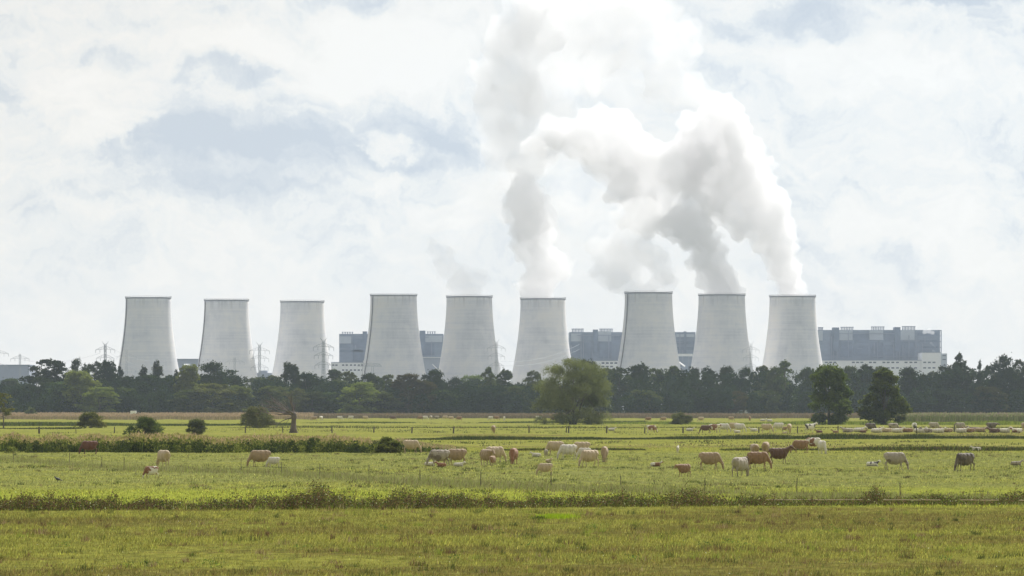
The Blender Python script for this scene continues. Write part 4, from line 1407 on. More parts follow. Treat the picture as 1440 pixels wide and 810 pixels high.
for i, (px, yt, wp, yb, lf, lab) in enumerate(BUSHES):
    D = GY(yb)
    big = wp > 30
    t = tag(root('bush', (X(px, D), D, 0)), lab, 'bush')
    cm, cen = crown_mesh('dome', wp / F * D, Z(yt, D), .11 if D < 800 else .15, 11000 if big else 4500, 700 + i)
    link('foliage', cm, LEAF[lf], t)
    bm = bmesh.new()
    for k in range(9):
        e_ = Vector(cen[k * 2]); tube(bm, [(0.3 * math.cos(k), 0.3 * math.sin(k), -.1), e_ * .5, e_], [.09, .06, .02], 5)
    link('stems', bm_mesh('stems', bm), BARK, t)

# thin tree at the left edge
D = GY(602)
t = tag(root('young_tree', (X(5, D), D, 0)), 'thin olive tree cut by the left edge of the picture', 'tree')
cm, cen = crown_mesh('open', 34 / F * D, Z(553, D), .15, 3200, 333)
link('crown', cm, LEAF['olive'], t)
link('trunk', trunk_mesh(34 / F * D, Z(553, D), cen, 3, r0=.16, kind='open'), BARK, t)


def pollard():
    D = GY(609)
    t = tag(root('pollard_tree', (X(413, D), D, 0)), 'dead bare pollard with thick stump and branches bent to the left', 'dead tree')
    s = D / F
    rs = random.Random(5)
    bm = bmesh.new()
    tube(bm, [(-0.6 * s, 0, -.2), (-.5 * s, 0, 8 * s), (0, 0, 18 * s), (.6 * s, 0, 22 * s), (.9 * s, 0, 26 * s), (-.5 * s, 0, 29 * s), (-3 * s, 0, 31 * s)], [6.5 * s, 4.0 * s, 3.4 * s, 3.9 * s, 3.3 * s, 2.2 * s, 1.0 * s], 10)
    for k in range(7):
        a_ = rs.uniform(0, 6.28)
        tube(bm, [(0, 0, 1 * s), (math.cos(a_) * 7 * s, math.sin(a_) * 7 * s, -.05)], [3 * s, 1.2 * s], 5)
    me = bm_mesh('trunk', bm, True)
    for v in me.vertices:
        v.co += v.normal * .16 * mn.noise(v.co * 1.7)
    link('trunk', me, BARKD, t)
    bm = bmesh.new()

    def br(p, d, L, r, dep):
        pts = [p]
        for i in range(4):
            d = (d + Vector((rs.uniform(-.22, .16), rs.uniform(-.3, .3), rs.uniform(-.18, .25)))).normalized()
            pts.append(pts[-1] + d * L / 4)
        tube(bm, pts, [r * (1 - .18 * i) for i in range(5)], 5)
        if dep:
            for _ in range(3 if dep > 1 else 2):
                j = rs.randrange(1, 5)
                dd = (d + Vector((rs.uniform(-.7, .4), rs.uniform(-.6, .6), rs.uniform(-.4, .8)))).normalized()
                br(pts[j], dd, L * rs.uniform(.4, .65), r * .45, dep - 1)
    for ang, L in [(78, 14), (96, 26), (110, 30), (124, 36), (136, 34), (147, 40), (157, 36), (166, 42), (176, 34), (188, 36), (200, 24)]:
        a_ = R(ang + rs.uniform(-5, 5))
        br(Vector((0, rs.uniform(-.4, .4), rs.uniform(22, 29) * s)), Vector((math.cos(a_), rs.uniform(-.4, .4), math.sin(a_) * .75)).normalized(), L * s * .95, 1.1 * s, 2)
    link('branches', bm_mesh('branches', bm, True), BARKD, t)


pollard()


def far_wood():
    """the closed wood behind and between the single trees"""
    g = np.random.default_rng(77)
    V, Fc, n0 = [], [], 0
    ps, ss = [], []

    def top(px):
        pts = [(-200, 535), (0, 538), (60, 540), (150, 530), (250, 527), (350, 532), (380, 530), (430, 535), (500, 535), (600, 535), (650, 535), (720, 537), (780, 535), (850, 524), (880, 519), (1000, 518), (1100, 518), (1180, 518), (1260, 519), (1300, 526), (1330, 515), (1370, 512), (1400, 508), (1640, 508)]
        return np.interp(px, [a for a, _ in pts], [b for _, b in pts])
    N = 900
    for k in range(N):
        px = g.uniform(-220, 1660)
        D = 2060 + 330 * g.random()
        H_ = (CAM_H + (HOR - top(px) + 6 - g.uniform(0, 8)) / F * D) * g.uniform(.86, 1.0)
        if k % 3 == 0:      # lower edge trees in front
            D = 2035 + 30 * g.random(); H_ = g.uniform(7, 14)
        Wd = g.uniform(7, 13)
        nl = 520
        nlob = 9
        lob = g.uniform(-1, 1, (nlob, 3)); lob[:, 2] = g.uniform(0.05, .9, nlob)
        wz = np.sin(np.pi * np.clip(lob[:, 2] * .85 + .2, 0, 1)) ** .6
        lc = np.stack([lob[:, 0] * Wd * .36 * wz, lob[:, 1] * Wd * .36 * wz, lob[:, 2] * H_], -1)
        li = g.integers(0, nlob, nl)
        d = g.normal(size=(nl, 3)); d /= np.linalg.norm(d, axis=1, keepdims=True)
        p = lc[li] + d * (g.uniform(.5, 1.05, (nl, 1)) * Wd * .23)
        p[:, 2] = np.clip(p[:, 2], .1, None)
        p += np.array([(px - 720) / F * D, D, 0])
        ps.append(p); ss.append(g.uniform(.35, .75, nl))
    p = np.concatenate(ps); s = np.concatenate(ss)[:, None]
    n = len(p)
    a = g.normal(size=(n, 3)); a /= np.linalg.norm(a, axis=1, keepdims=True)
    b = g.normal(size=(n, 3)); b -= a * (a * b).sum(1, keepdims=True); b /= np.linalg.norm(b, axis=1, keepdims=True)
    a *= s; b *= s * .7
    v = np.stack([p - a, p + b, p + a, p - b], 1).reshape(-1, 3)
    me = np_mesh('far_wood', v, np.arange(n * 4).reshape(-1, 4))
    m = mat_leaf('wood_leaves', (0.015, 0.026, 0.014), (0.034, 0.050, 0.019), 0.2, 0.06, 0)
    tag(link('woodland', me, m), 'dense dark wood filling the tree line across the whole picture', 'wood', kind='stuff')


far_wood()

# small white van at the foot of the trees
D = GY(587.5)
t = tag(root('parked_van', (X(191, D), D, 0)), 'tiny white van half hidden at the foot of the trees on the left', 'van')
bm = bmesh.new()
box(bm, -2.2, 0.2, -.95, .95, .5, 2.9)
bmesh.ops.bevel(bm, geom=bm.edges[:], offset=.12, segments=2, affect='EDGES')
link('cargo_body', bm_mesh('cargo_body', bm), WHITE, t)
bm = bmesh.new()
box(bm, .2, 2.2, -.9, .9, .5, 2.0)
for v in bm.verts:
    if v.co.x > 2 and v.co.z > 1.5: v.co.x -= .8
link('cab', bm_mesh('cab', bm), GLASS, t)
for wx in (-1.4, 1.4):
    bm = bmesh.new()
    tube(bm, [(wx, -.95, .42), (wx, .95, .42)], [.42, .42], 14)
    link('wheel', bm_mesh('wheel', bm), GLASS, t)

# ------------------------------------------------------------------ fences
POST = mat_plain('old_wood', (0.075, 0.06, 0.05), 0.9, nscale=3, namp=.4)
for px, yb, hp, wd, ln, lab in [
    (55, 610, 10, .38, 0, 'thick short wooden post in the far pasture at left'),
    (107, 610, 8, .14, .05, 'thin wooden post just left of the wide dark ragged bush and below the olive bush'),
    (161, 609, 9, .22, 0, 'wooden post between the olive bush and the wide dark bush'),
    (345, 609, 9, .24, 0, 'wooden post below the round grey green bush'),
    (398, 609, 8, .2, .1, 'leaning post directly left of the pollard stump'),
    (467, 609, 9, .25, .05, 'first wooden post right of the pollard stump'),
    (525.5, 608.5, 9, .28, -.08, 'second wooden post right of the pollard stump'),
    (579, 609, 8.5, .28, -.08, 'third wooden post right of the pollard stump'),
    (637.5, 609.5, 10, .3, -.08, 'leaning post left of the lone pale cow in the far pasture'),
    (744, 608.5, 9.5, .28, 0, 'wooden post left of the willow foot'),
    (796.5, 608.5, 9, .22, 0, 'left one of the pair of posts under the willow'),
    (799.5, 608.8, 9.5, .3, -.05, 'right one of the pair of posts under the willow'),
    (853, 608.8, 9.5, .32, -.03, 'wooden post in front of the white calf right of the willow'),
    (906.5, 609.5, 9, .26, -.05, 'wooden post left of the brown cow with white belly'),
    (960.5, 609, 9, .30, 0, 'dark post beside the white calf below the low grey bush'),
    (1067, 609, 8.5, .26, -.04, 'wooden post between the white cows right of the brown ones'),
    (1121.5, 609, 9.5, .22, 0, 'wooden post left of the black and white cow'),
    (1178.5, 608.5, 10, .24, 0, 'wooden post below the left oak'),
    (1289, 609.5, 9, .2, 0, 'thin post among the resting herd beside the white faced cow'),
    (1342, 607.5, 11, .28, 0, 'post in front of the large grey white cow at right'),
]:
    D = GY(yb)
    bm = bmesh.new()
    h = hp / F * D
    tube(bm, [(0, 0, -.2), (ln * .5 * h * -1, 0, h * .5), (-ln * h, 0, h * .97), (-ln * h, 0, h)], [wd / 2, wd / 2 * .95, wd / 2 * .9, wd / 2 * .6], 8)
    tag(link('fence_post', bm_mesh('fence_post', bm), POST, None, (X(px, D), D, 0)), lab, 'post', 'wooden posts of the far pasture')
NEAR = [(19, 648), (97.5, 652), (143, 658), (174.5, 660), (339, 664), (395.5, 667), (449.5, 671), (519, 674), (591, 681), (675.5, 685), (775, 687), (873.5, 690), (991, 694), (1120, 698), (1266, 704)]
names = ['first', 'second', 'third', 'fourth', 'fifth', 'sixth', 'seventh', 'eighth', 'ninth', 'tenth', 'eleventh', 'twelfth', 'thirteenth', 'fourteenth', 'fifteenth']
tops = []
for i, (px, yb) in enumerate(NEAR):
    D = GY(yb)
    h = rng.uniform(.98, 1.12)
    ln = rng.uniform(-.05, .05)
    bm = bmesh.new()
    tube(bm, [(0, 0, -.2), (ln, 0, h)], [.027, .024], 6)
    tag(link('fence_stake', bm_mesh('fence_stake', bm), POST, None, (X(px, D), D, 0)), names[i] + ' thin stake from the left in the wire fence across the pasture', 'stake', 'thin stakes of the pasture wire fence')
    tops.append(Vector((X(px, D) + ln, D, h)))
bm = bmesh.new()
for zf in (.95, .6):
    for A, B in zip(tops, tops[1:]):
        P_ = [A.lerp(B, i / 6) for i in range(7)]
        for i, q in enumerate(P_): q.z = q.z * zf - .06 * (1 - (2 * i / 6 - 1) ** 2)
        tube(bm, P_, [.004] * 7, 4, False)
tag(link('fence_wire', bm_mesh('fence_wire', bm), POST), 'thin wire strands of the fence across the pasture', 'fence wire')
bm = bmesh.new()
a0, a1 = (1078, 702.5), (1460, 703.5)
for i in range(14):
    u0, u1 = i / 14, (i + .97) / 14
    if i in (5, 9, 12): continue
    p0 = (a0[0] + (a1[0] - a0[0]) * u0, a0[1] + (a1[1] - a0[1]) * u0); p1 = (a0[0] + (a1[0] - a0[0]) * u1, a0[1] + (a1[1] - a0[1]) * u1)
    D0, D1 = GY(p0[1] + 9), GY(p1[1] + 9)
    tube(bm, [(X(p0[0], D0), D0, Z(p0[1], D0) + rng.uniform(-.01, .01)), (X(p1[0], D1), D1, Z(p1[1], D1) + rng.uniform(-.01, .01))], [.022, .022], 5)
tag(link('guard_rail', bm_mesh('guard_rail', bm), mat_plain('bleached_wood', (0.42, 0.33, 0.24), .8, nscale=1)), 'pale low rail showing among the ditch weeds on the right', 'rail')


# ------------------------------------------------------------------ cattle
def ell(bm, c, r, rot=(0, 0, 0), sub=2):
    M = Matrix.Translation(c) @ Matrix.Rotation(rot[1], 4, 'Y') @ Matrix.Rotation(rot[2], 4, 'Z') @ Matrix.Diagonal((*r, 1))
    bmesh.ops.create_icosphere(bm, subdivisions=sub, radius=1, matrix=M)


def cap(bm, a, ra, b, rb, n=6):
    a, b = Vector(a), Vector(b)
    k = max(n, int((b - a).length / (min(ra, rb) * .6)))
    for i in range(k + 1):
        u = i / k
        r = ra + (rb - ra) * u
        ell(bm, a.lerp(b, u), (r, r, r), sub=1)


def cow_mesh(pose, calf=False, seed=0):
    """one continuous body; x = forward, z = up, about 1.4 m at the withers"""
    bm = bmesh.new()
    rs = random.Random(seed)
    if pose != 'lie':
        # barrel: deep chest, rising belly, broad hip
        ell(bm, (.52, 0, .93), (.44, .31, .47)); ell(bm, (.15, 0, .88), (.54, .39, .50)); ell(bm, (-.25, 0, .89), (.54, .41, .49))
        ell(bm, (-.62, 0, 1.04), (.36, .32, .36)); ell(bm, (-.85, 0, 1.12), (.20, .22, .22)); ell(bm, (.48, 0, 1.18), (.36, .17, .21)); ell(bm, (-.1, 0, 1.19), (.85, .20, .19))
        ell(bm, (-.62, .17, 1.24), (.12, .10, .10)); ell(bm, (-.62, -.17, 1.24), (.12, .10, .10))
        if not calf: ell(bm, (-.52, 0, .66), (.17, .14, .13))
        for s in (-1, 1):
            st = rs.uniform(-.14, .14)
            # fore leg: shoulder, knee, cannon, hoof
            cap(bm, (.62, s * .19, .95), .15, (.60, s * .17, .66), .095); cap(bm, (.60, s * .17, .66), .08, (.60 + st * .5, s * .16, .40), .062)
            cap(bm, (.60 + st * .5, s * .16, .40), .055, (.60 + st, s * .16, .10), .045); cap(bm, (.60 + st, s * .16, .09), .06, (.63 + st, s * .16, .05), .065, 2)
            sh = rs.uniform(-.16, .16)
            # hind leg: thigh, stifle, hock set back, cannon, hoof
            cap(bm, (-.72, s * .17, 1.02), .22, (-.66, s * .19, .74), .14); cap(bm, (-.66, s * .19, .74), .115, (-.86 + sh * .5, s * .17, .50), .068)
            cap(bm, (-.86 + sh * .5, s * .17, .50), .06, (-.80 + sh, s * .17, .12), .047); cap(bm, (-.80 + sh, s * .17, .09), .06, (-.77 + sh, s * .17, .05), .065, 2)
        # tail
        cap(bm, (-1.02, 0, 1.24), .045, (-1.10, .02, .95), .03); cap(bm, (-1.10, .02, .95), .028, (-1.09, .03, .60), .028); cap(bm, (-1.09, .03, .60), .05, (-1.08, .03, .42), .035)
        base = Vector((.82, 0, 1.12))
        if pose == 'graze':
            j = Vector((1.10, 0.06, .66)); poll = Vector((1.22, .08, .50)); muz = Vector((1.30, .08, .12))
        elif pose == 'graze_near':
            j = Vector((1.05, 0.06, .60)); poll = Vector((1.14, .08, .42)); muz = Vector((1.22, .08, .09))
        elif pose == 'up':
            j = Vector((1.18, 0.02, 1.38)); poll = Vector((1.32, .02, 1.50)); muz = Vector((1.66, .02, 1.28))
        else:      # level
            j = Vector((1.22, .02, 1.16)); poll = Vector((1.38, .02, 1.22)); muz = Vector((1.70, .04, .98))
        cap(bm, base + Vector((-.12, 0, .0)), .29, j, .16); cap(bm, base + Vector((-.05, 0, -.24)), .20, j + Vector((-.03, 0, -.05)), .13)
    else:
        ell(bm, (.50, 0, .42), (.40, .31, .38)); ell(bm, (.1, .03, .40), (.50, .40, .38)); ell(bm, (-.35, .05, .40), (.50, .40, .37))
        ell(bm, (-.75, .08, .42), (.34, .32, .33)); ell(bm, (-.1, 0, .62), (.7, .15, .14)); ell(bm, (-.65, .3, .28), (.34, .16, .22))
        for s in (-1, 1):
            cap(bm, (.62, s * .22, .30), .12, (.92, s * .24, .13), .075); cap(bm, (.92, s * .24, .13), .06, (.66, s * .30, .07), .05)
        cap(bm, (-.55, .45, .20), .13, (-.2, .55, .09), .07); cap(bm, (-.2, .55, .09), .055, (.1, .50, .06), .05)
        cap(bm, (-1.02, 0, .55), .045, (-1.12, .1, .12), .04)
        base = Vector((.75, 0, .55)); j = Vector((1.08, .06, .78)); poll = Vector((1.20, .10, .90)); muz = Vector((1.50, .16, .72))
        cap(bm, base, .24, j, .14)
    # head
    d = (muz - poll)
    cap(bm, j, .16, poll, .145, 4); cap(bm, poll, .155, poll + d * .45, .125); cap(bm, poll + d * .45, .12, muz, .095); ell(bm, muz, (.10, .10, .09))
    up = Vector((0, 1, 0)).cross(d.normalized()) * -1
    for s in (-1, 1):
        e0 = poll + Vector((0, s * .10, 0)) - d * .05
        cap(bm, e0, .04, e0 + Vector((-.03, s * .17, -.02)), .035, 3)
        ell(bm, e0 + Vector((-.03, s * .15, -.02)), (.035, .09, .055), sub=1)
    if not calf and seed % 2 == 0:
        for s in (-1, 1):
            e0 = poll + Vector((0, s * .07, 0)) - d * .15
            cap(bm, e0, .035, e0 + Vector((0, s * .13, 0)) - d * .2, .018, 4)
    me = bpy.data.meshes.new('cow_src')
    bm.to_mesh(me); bm.free()
    o = bpy.data.objects.new('cow_src', me)
    C.objects.link(o)
    md = o.modifiers.new('r', 'REMESH'); md.mode = 'VOXEL'; md.voxel_size = .028
    ms = o.modifiers.new('s', 'SMOOTH'); ms.factor = .5; ms.iterations = 7
    bpy.context.view_layer.update()
    dg = bpy.context.evaluated_depsgraph_get()
    out = bpy.data.meshes.new_from_object(o.evaluated_get(dg))
    bpy.data.objects.remove(o); bpy.data.meshes.remove(me)
    for p in out.polygons: p.use_smooth = True
    out.name = 'cow_' + pose
    if not calf:
        for v in out.vertices:
            v.co.x *= .90
    if calf:      # longer legs, slimmer trunk
        for v in out.vertices:
            v.co.x *= .86; v.co.y *= .86
    return out


HIDE = {
    'cream': mat_hide('cream_hide', (0.44, 0.335, 0.215)),
    'white': mat_hide('white_hide', (0.55, 0.50, 0.42)),
    'beige': mat_hide('beige_hide', (0.31, 0.215, 0.125)),
    'grey': mat_hide('grey_cream_hide', (0.33, 0.28, 0.215), (0.17, 0.13, 0.095), .58),
    'tan': mat_hide('tan_hide', (0.24, 0.135, 0.065)),
    'red': mat_hide('red_brown_hide', (0.125, 0.045, 0.022)),
    'ginger': mat_hide('ginger_hide', (0.24, 0.105, 0.045)),
    'brown': mat_hide('brown_hide', (0.105, 0.050, 0.028)),
    'taupe': mat_hide('taupe_hide', (0.14, 0.11, 0.08), (0.08, 0.06, 0.045), .52),
    'pied': mat_hide('red_pied_hide', (0.22, 0.10, 0.05), (0.65, 0.60, 0.50), .50, 1.3),
    'blackpied': mat_hide('black_pied_hide', (0.62, 0.58, 0.50), (0.06, 0.05, 0.045), .54, 1.3),
}
COWM = {}


def cow(px, yb, pose, head, hide, label, sc=1.0, calf=False):
    D = GY(yb)
    sd = random.randrange(3)
    key = (pose, calf, sd)
    if key not in COWM:
        COWM[key] = cow_mesh(pose, calf, sd)
    k2 = key + (hide,)
    if k2 not in COWM:
        m = COWM[key].copy(); m.materials.clear(); m.materials.append(HIDE[hide]); COWM[k2] = m
    s = sc * (.56 if calf else 1.0)
    nm = 'calf' if calf else 'cow'
    o = link(nm, COWM[k2], None, None, (X(px, D), D, 0.0))
    o.rotation_euler = (0, 0, R(head))
    o.scale = (s, s * random.uniform(.94, 1.06), s * (1.12 if pose != 'lie' else 1.0))
    return tag(o, label, nm, 'cattle grazing and resting on the pasture')


# heading: 0 = to the right, 180 = to the left, 90 = away from the camera, -90 = towards it
HERD = [
    (126, 639, 'graze', 176, 'red', 'dark red brown cow grazing beside the reed bed at left'),
    (230, 657, 'graze_near', 122, 'cream', 'cream cow seen from behind right of the small brown calf at left'),
    (366, 657, 'graze', 182, 'beige', 'beige cow grazing left with a white calf at its tail'),
    (578, 637.5, 'graze', -4, 'cream', 'cream cow grazing right at the end of the reed bed'),
    (618, 656, 'graze', 185, 'grey', 'pale grey cow grazing left in front of a tan one'),
    (642, 654.5, 'graze', 178, 'beige', 'tan cow half behind the pale grey cow'),
    (684, 655, 'level', -62, 'beige', 'beige cow looking towards us in the small group right of the tan cow'),
    (696, 650, 'graze', 20, 'cream', 'pale cow behind the beige one looking towards us'),
    (722, 653, 'graze_near', -100, 'ginger', 'red brown cow with lowered head seen from the front'),
    (781, 640, 'graze', 180, 'cream', 'cream cow grazing left, rearmost of the mid herd'),
    (799, 646, 'graze', 195, 'white', 'white cow grazing left between two others in the mid herd'),
    (818, 641, 'graze', 182, 'cream', 'pale cow behind the white calf in the mid herd'),
    (829, 656.5, 'graze', 212, 'cream', 'cream cow grazing left, nearest adult of the mid herd'),
    (850, 650, 'graze_near', -97, 'beige', 'pale tan cow seen from the front at the right of the mid herd'),
    (998, 661, 'graze', -4, 'beige', 'beige cow grazing right beside the white backed brown calf'),
    (1041, 670.5, 'graze', 52, 'grey', 'grey cream cow seen from behind, nearest of the right group'),
    (1066, 660, 'graze', -2, 'tan', 'ginger tan cow grazing right in the right group'),
    (1061, 645, 'level', 100, 'beige', 'pale tan cow behind the ginger tan one'),
    (1095, 652.5, 'up', 4, 'brown', 'dark brown cow standing with raised head'),
    (1077, 641, 'graze_near', 75, 'beige', 'beige cow behind the dark brown one'),
    (1126, 637.5, 'graze', 170, 'tan', 'tan orange cow just behind the raised head of the dark brown cow'),
    (1144, 633, 'graze', -8, 'pied', 'red pied cow grazing at the rear of the right group'),
    (1156, 638.5, 'graze_near', -75, 'white', 'white cow seen from the front at the right end of the right group'),
    (1258, 661, 'graze', -10, 'grey', 'grey cream cow grazing alone right of the lying calf'),
    (1357, 662.5, 'graze_near', 208, 'taupe', 'dark taupe cow grazing alone near the right edge'),
    # far pasture, second row
    (694, 609.3, 'graze_near', 80, 'beige', 'lone pale cow seen from behind in the far pasture left of the willow'),
    (916, 609, 'graze', -3, 'pied', 'brown cow with white belly grazing right of the willow'),
    (992, 609, 'graze', 178, 'brown', 'dark brown cow at the left of the far group right of the grey bush'),
    (1004, 609, 'level', -30, 'pied', 'brown and white cow beside the dark brown one in the far group'),
    (1018, 608, 'graze', -5, 'white', 'white cow grazing right beside the brown pair in the far group'),
    (1032, 606.5, 'graze', 175, 'cream', 'cream cow in the middle of the far group'),
    (1040, 608, 'graze', 0, 'white', 'whitish cow grazing right, right end of the far group'),
    (1078, 608.5, 'graze', -8, 'cream', 'cream cow right of the post that follows the far group'),
    (1095, 606.5, 'graze', 170, 'white', 'white cow left of the little brown calf in the far pasture'),
    (1110, 608.5, 'graze_near', 75, 'cream', 'cream cow seen from behind left of a thin post'),
    (1139, 608.5, 'up', 20, 'blackpied', 'black and white cow below the left oak'),
    (1224, 607, 'graze', -2, 'taupe', 'large grey brown cow standing over the resting herd'),
    (1256, 607, 'graze', 5, 'grey', 'grey white cow standing below the right oak'),
    (1286, 606.5, 'graze_near', -80, 'blackpied', 'white faced dark cow standing right of the right oak'),
    (1313, 605.5, 'graze', 4, 'grey', 'grey cow with brown shoulder in the resting herd at right'),
    (1350, 606, 'graze', -2, 'grey', 'large grey white cow behind a post at right'),
    (1394, 606, 'level', 2, 'taupe', 'brown cow standing near the right edge with level head'),
    (1440, 606, 'level', 100, 'beige', 'pale cow cut by the right edge of the picture'),
]
for c_ in HERD: cow(*c_, sc=1.15 if c_[1] < 612 and c_[0] > 1000 else 1.0)
CALVES = [
    (213, 673, 'graze', 200, 'pied', 'small brown and white calf below the cream cow at left', 1.1),
    (385, 657.5, 'graze', 185, 'white', 'white calf at the tail of the beige cow', 1.1),
    (604, 655.5, 'lie', 10, 'white', 'white calf lying under the head of the pale grey cow', .9),
    (621, 657, 'lie', 150, 'ginger', 'orange calf lying beside the legs of the pale grey cow', .95),
    (645, 656.5, 'lie', 5, 'white', 'white calf lying below the tan cow', .9),
    (693, 655.5, 'level', -110, 'tan', 'brown calf standing in front of the beige cow looking at us', 1.1),
    (822, 645.5, 'graze', 180, 'white', 'white calf in the middle of the mid herd', 1.35),
    (754, 642.5, 'lie', 170, 'white', 'white calf lying left of the mid herd', 1.0),
    (768, 643.5, 'level', -80, 'grey', 'pale calf facing us left of the mid herd', 1.0),
    (771, 651, 'lie', -60, 'cream', 'pale calf lying below the one facing us', .9),
    (767, 669, 'graze', 175, 'cream', 'cream calf grazing alone, nearest animal of the mid herd', 1.15),
    (953, 637.5, 'up', 80, 'white', 'tiny white calf standing alone on the bank in the middle', .95),
    (922, 656.5, 'lie', 0, 'pied', 'brown and white calf lying alone in the middle pasture', .95),
    (962, 671, 'level', 215, 'tan', 'orange brown calf with pale back looking left', 1.2),
    (1054, 658, 'graze', 190, 'brown', 'dark calf behind the rump of the ginger tan cow', 1.2),
    (1227, 656.5, 'lie', 10, 'blackpied', 'white and brown calf lying left of the lone grey cream cow', 1.1),
    (1373, 634, 'lie', 175, 'white', 'white calf lying on the ditch bank near the right edge', 1.1),
    (1429, 655, 'lie', 0, 'grey', 'pale calf lying low in the grass at the right edge', 1.0),
    (860, 606, 'lie', 5, 'white', 'white calf lying behind a post right of the willow', 1.5),
    (970, 606.5, 'lie', 0, 'white', 'white calf lying beside the dark post below the grey bush', 1.5),
    (1036.5, 609, 'lie', 190, 'white', 'white calf lying in front of the far group', 1.3),
    (1060, 607, 'lie', 180, 'white', 'white calf lying between the far group and the next post', 1.6),
    (1103, 606.5, 'level', 10, 'tan', 'small brown calf between two pale cows in the far pasture', 1.1),
    (1152, 609, 'lie', 165, 'red', 'red brown calf lying right of the black and white cow', 1.3),
    (1175, 609, 'lie', 175, 'tan', 'brown calf lying against the post below the left oak', 1.2),
    (1214, 608.8, 'lie', 0, 'red', 'red calf lying at the feet of the large grey brown cow', 1.3),
    (1103.5, 610, 'lie', 20, 'cream', 'cream calf lying between the cream cow and the thin post', .9),
]
for px, yb, po, hd, hi, lab, sc in CALVES: cow(px, yb, po, hd, hi, lab, sc, True)
LYING = [
    (1192, 608.5, 'grey', 178, 'grey white cow lying, first of the resting row right of the left oak'), (1208, 608, 'white', 0, 'white cow lying, second of the resting row right of the left oak'),
    (1233, 609, 'white', 10, 'white cow lying under the large grey brown cow'), (1262, 609, 'white', 4, 'white cow lying in front of the grey white cow below the right oak'),
    (1247, 608.5, 'cream', 170, 'cream cow lying below the right oak left of the grey white one'),
    (1276, 608.5, 'tan', 170, 'brownish cow lying left of the white faced dark cow'), (1293, 609, 'white', 0, 'white cow lying right of the white faced dark cow'),
    (1304, 609, 'grey', 178, 'grey cow lying in front of the grey one with brown shoulder'), (1320, 609.3, 'white', 5, 'white cow lying right of the lying grey cow'),
    (1332, 608.5, 'beige', 172, 'beige cow lying left of the post at right'), (1352, 609, 'white', 0, 'white cow lying in front of the large grey white cow'),
    (1363, 608.5, 'tan', 175, 'tan cow lying right of the large grey white cow'), (1370, 607, 'brown', 165, 'brown cow lying halfway between the large grey white cow and the standing brown one'),
    (1379, 608, 'beige', 8, 'beige cow lying left of the standing brown cow'), (1398, 609, 'brown', 175, 'brown cow lying in front of the standing brown cow'),
    (1413, 609, 'white', 3, 'white cow lying right of the standing brown cow'), (1430, 609, 'pied', 178, 'brown and white cow lying near the right edge'),
]
for px, yb, hi, hd, lab in LYING: cow(px, yb, 'lie', hd, hi, lab, 1.22)
FAR = [
    (442, 592, 'graze', 178, 'beige'), (451.5, 591.5, 'graze_near', 60, 'white'), (478, 591.5, 'graze', -5, 'white'), (493.5, 591, 'graze', 178, 'white'), (514, 591, 'graze', -5, 'cream'),
    (552.5, 591, 'graze', 5, 'brown'), (591, 591, 'graze', 180, 'tan'), (598, 591, 'graze', -3, 'white'), (606, 590.5, 'graze_near', 70, 'grey'), (614, 591, 'graze', 178, 'grey'), (626, 590.5, 'graze', 175, 'cream'),
    (634, 591.5, 'graze', -4, 'cream'), (646, 592, 'graze', 180, 'tan'), (690, 591.5, 'graze', 150, 'white'), (698, 591, 'graze', 0, 'tan'), (709, 592, 'graze_near', 90, 'white'),
    (757, 591, 'graze', 0, 'white'), (779, 592, 'graze', 180, 'red'), (912, 593, 'graze', 178, 'tan'), (933, 593, 'graze', 180, 'beige'), (986, 593, 'graze', 178, 'cream'), (1028, 592, 'graze', 0, 'beige'), (1054.5, 592, 'graze_near', 80, 'tan'), (1073, 592.5, 'lie', 0, 'white'), (1082, 593, 'lie', 180, 'white'),
]
CN = {'beige': 'beige', 'white': 'white', 'cream': 'cream', 'brown': 'dark brown', 'tan': 'tan', 'grey': 'grey', 'red': 'red'}
left = [f for f in FAR if f[0] < 740]
ordn = ['first', 'second', 'third', 'fourth', 'fifth', 'sixth', 'seventh', 'eighth', 'ninth', 'tenth', 'eleventh', 'twelfth', 'thirteenth', 'fourteenth', 'fifteenth', 'sixteenth']
for i, f in enumerate(FAR):
    if f[0] < 740: lab = f'tiny distant {CN[f[4]]} cow, {ordn[i]} in the row right of the pollard below the trees'
    elif f[0] < 800: lab = f'tiny distant {CN[f[4]]} cow at the left foot of the willow'
    elif f[0] < 950: lab = f'tiny distant {CN[f[4]]} cow before the wood, between the willow and the low grey bush'
    else: lab = f'tiny distant {CN[f[4]]} cow before the wood, number {ordn[[g_[0] for g_ in FAR if g_[0] > 950].index(f[0])]} right of the low grey bush'
    cow(f[0], f[1], f[2], f[3], f[4], lab)


def bird(px, yb, label):
    D = GY(yb)
    bm = bmesh.new()
    ell(bm, (0, 0, .20), (.20, .09, .10), (0, -.3, 0)); cap(bm, (.12, 0, .24), .06, (.20, 0, .34), .055, 3); cap(bm, (.24, 0, .34), .02, (.31, 0, .33), .008, 3)
    cap(bm, (-.15, 0, .15), .05, (-.38, 0, .10), .025, 4)
    for s in (-1, 1): cap(bm, (0, s * .03, .12), .014, (.01, s * .03, .0), .012, 6)
    me = bm_mesh('bird', bm, True)
    o = link('bird', me, mat_plain('black_feathers', (0.03, 0.03, 0.035), .5, nscale=6), None, (X(px, D), D, .08))
    o.rotation_euler = (0, 0, R(160))
    tag(o, label, 'bird')


bird(81, 679, 'black bird standing on the grass at left in front of the weedy ditch')


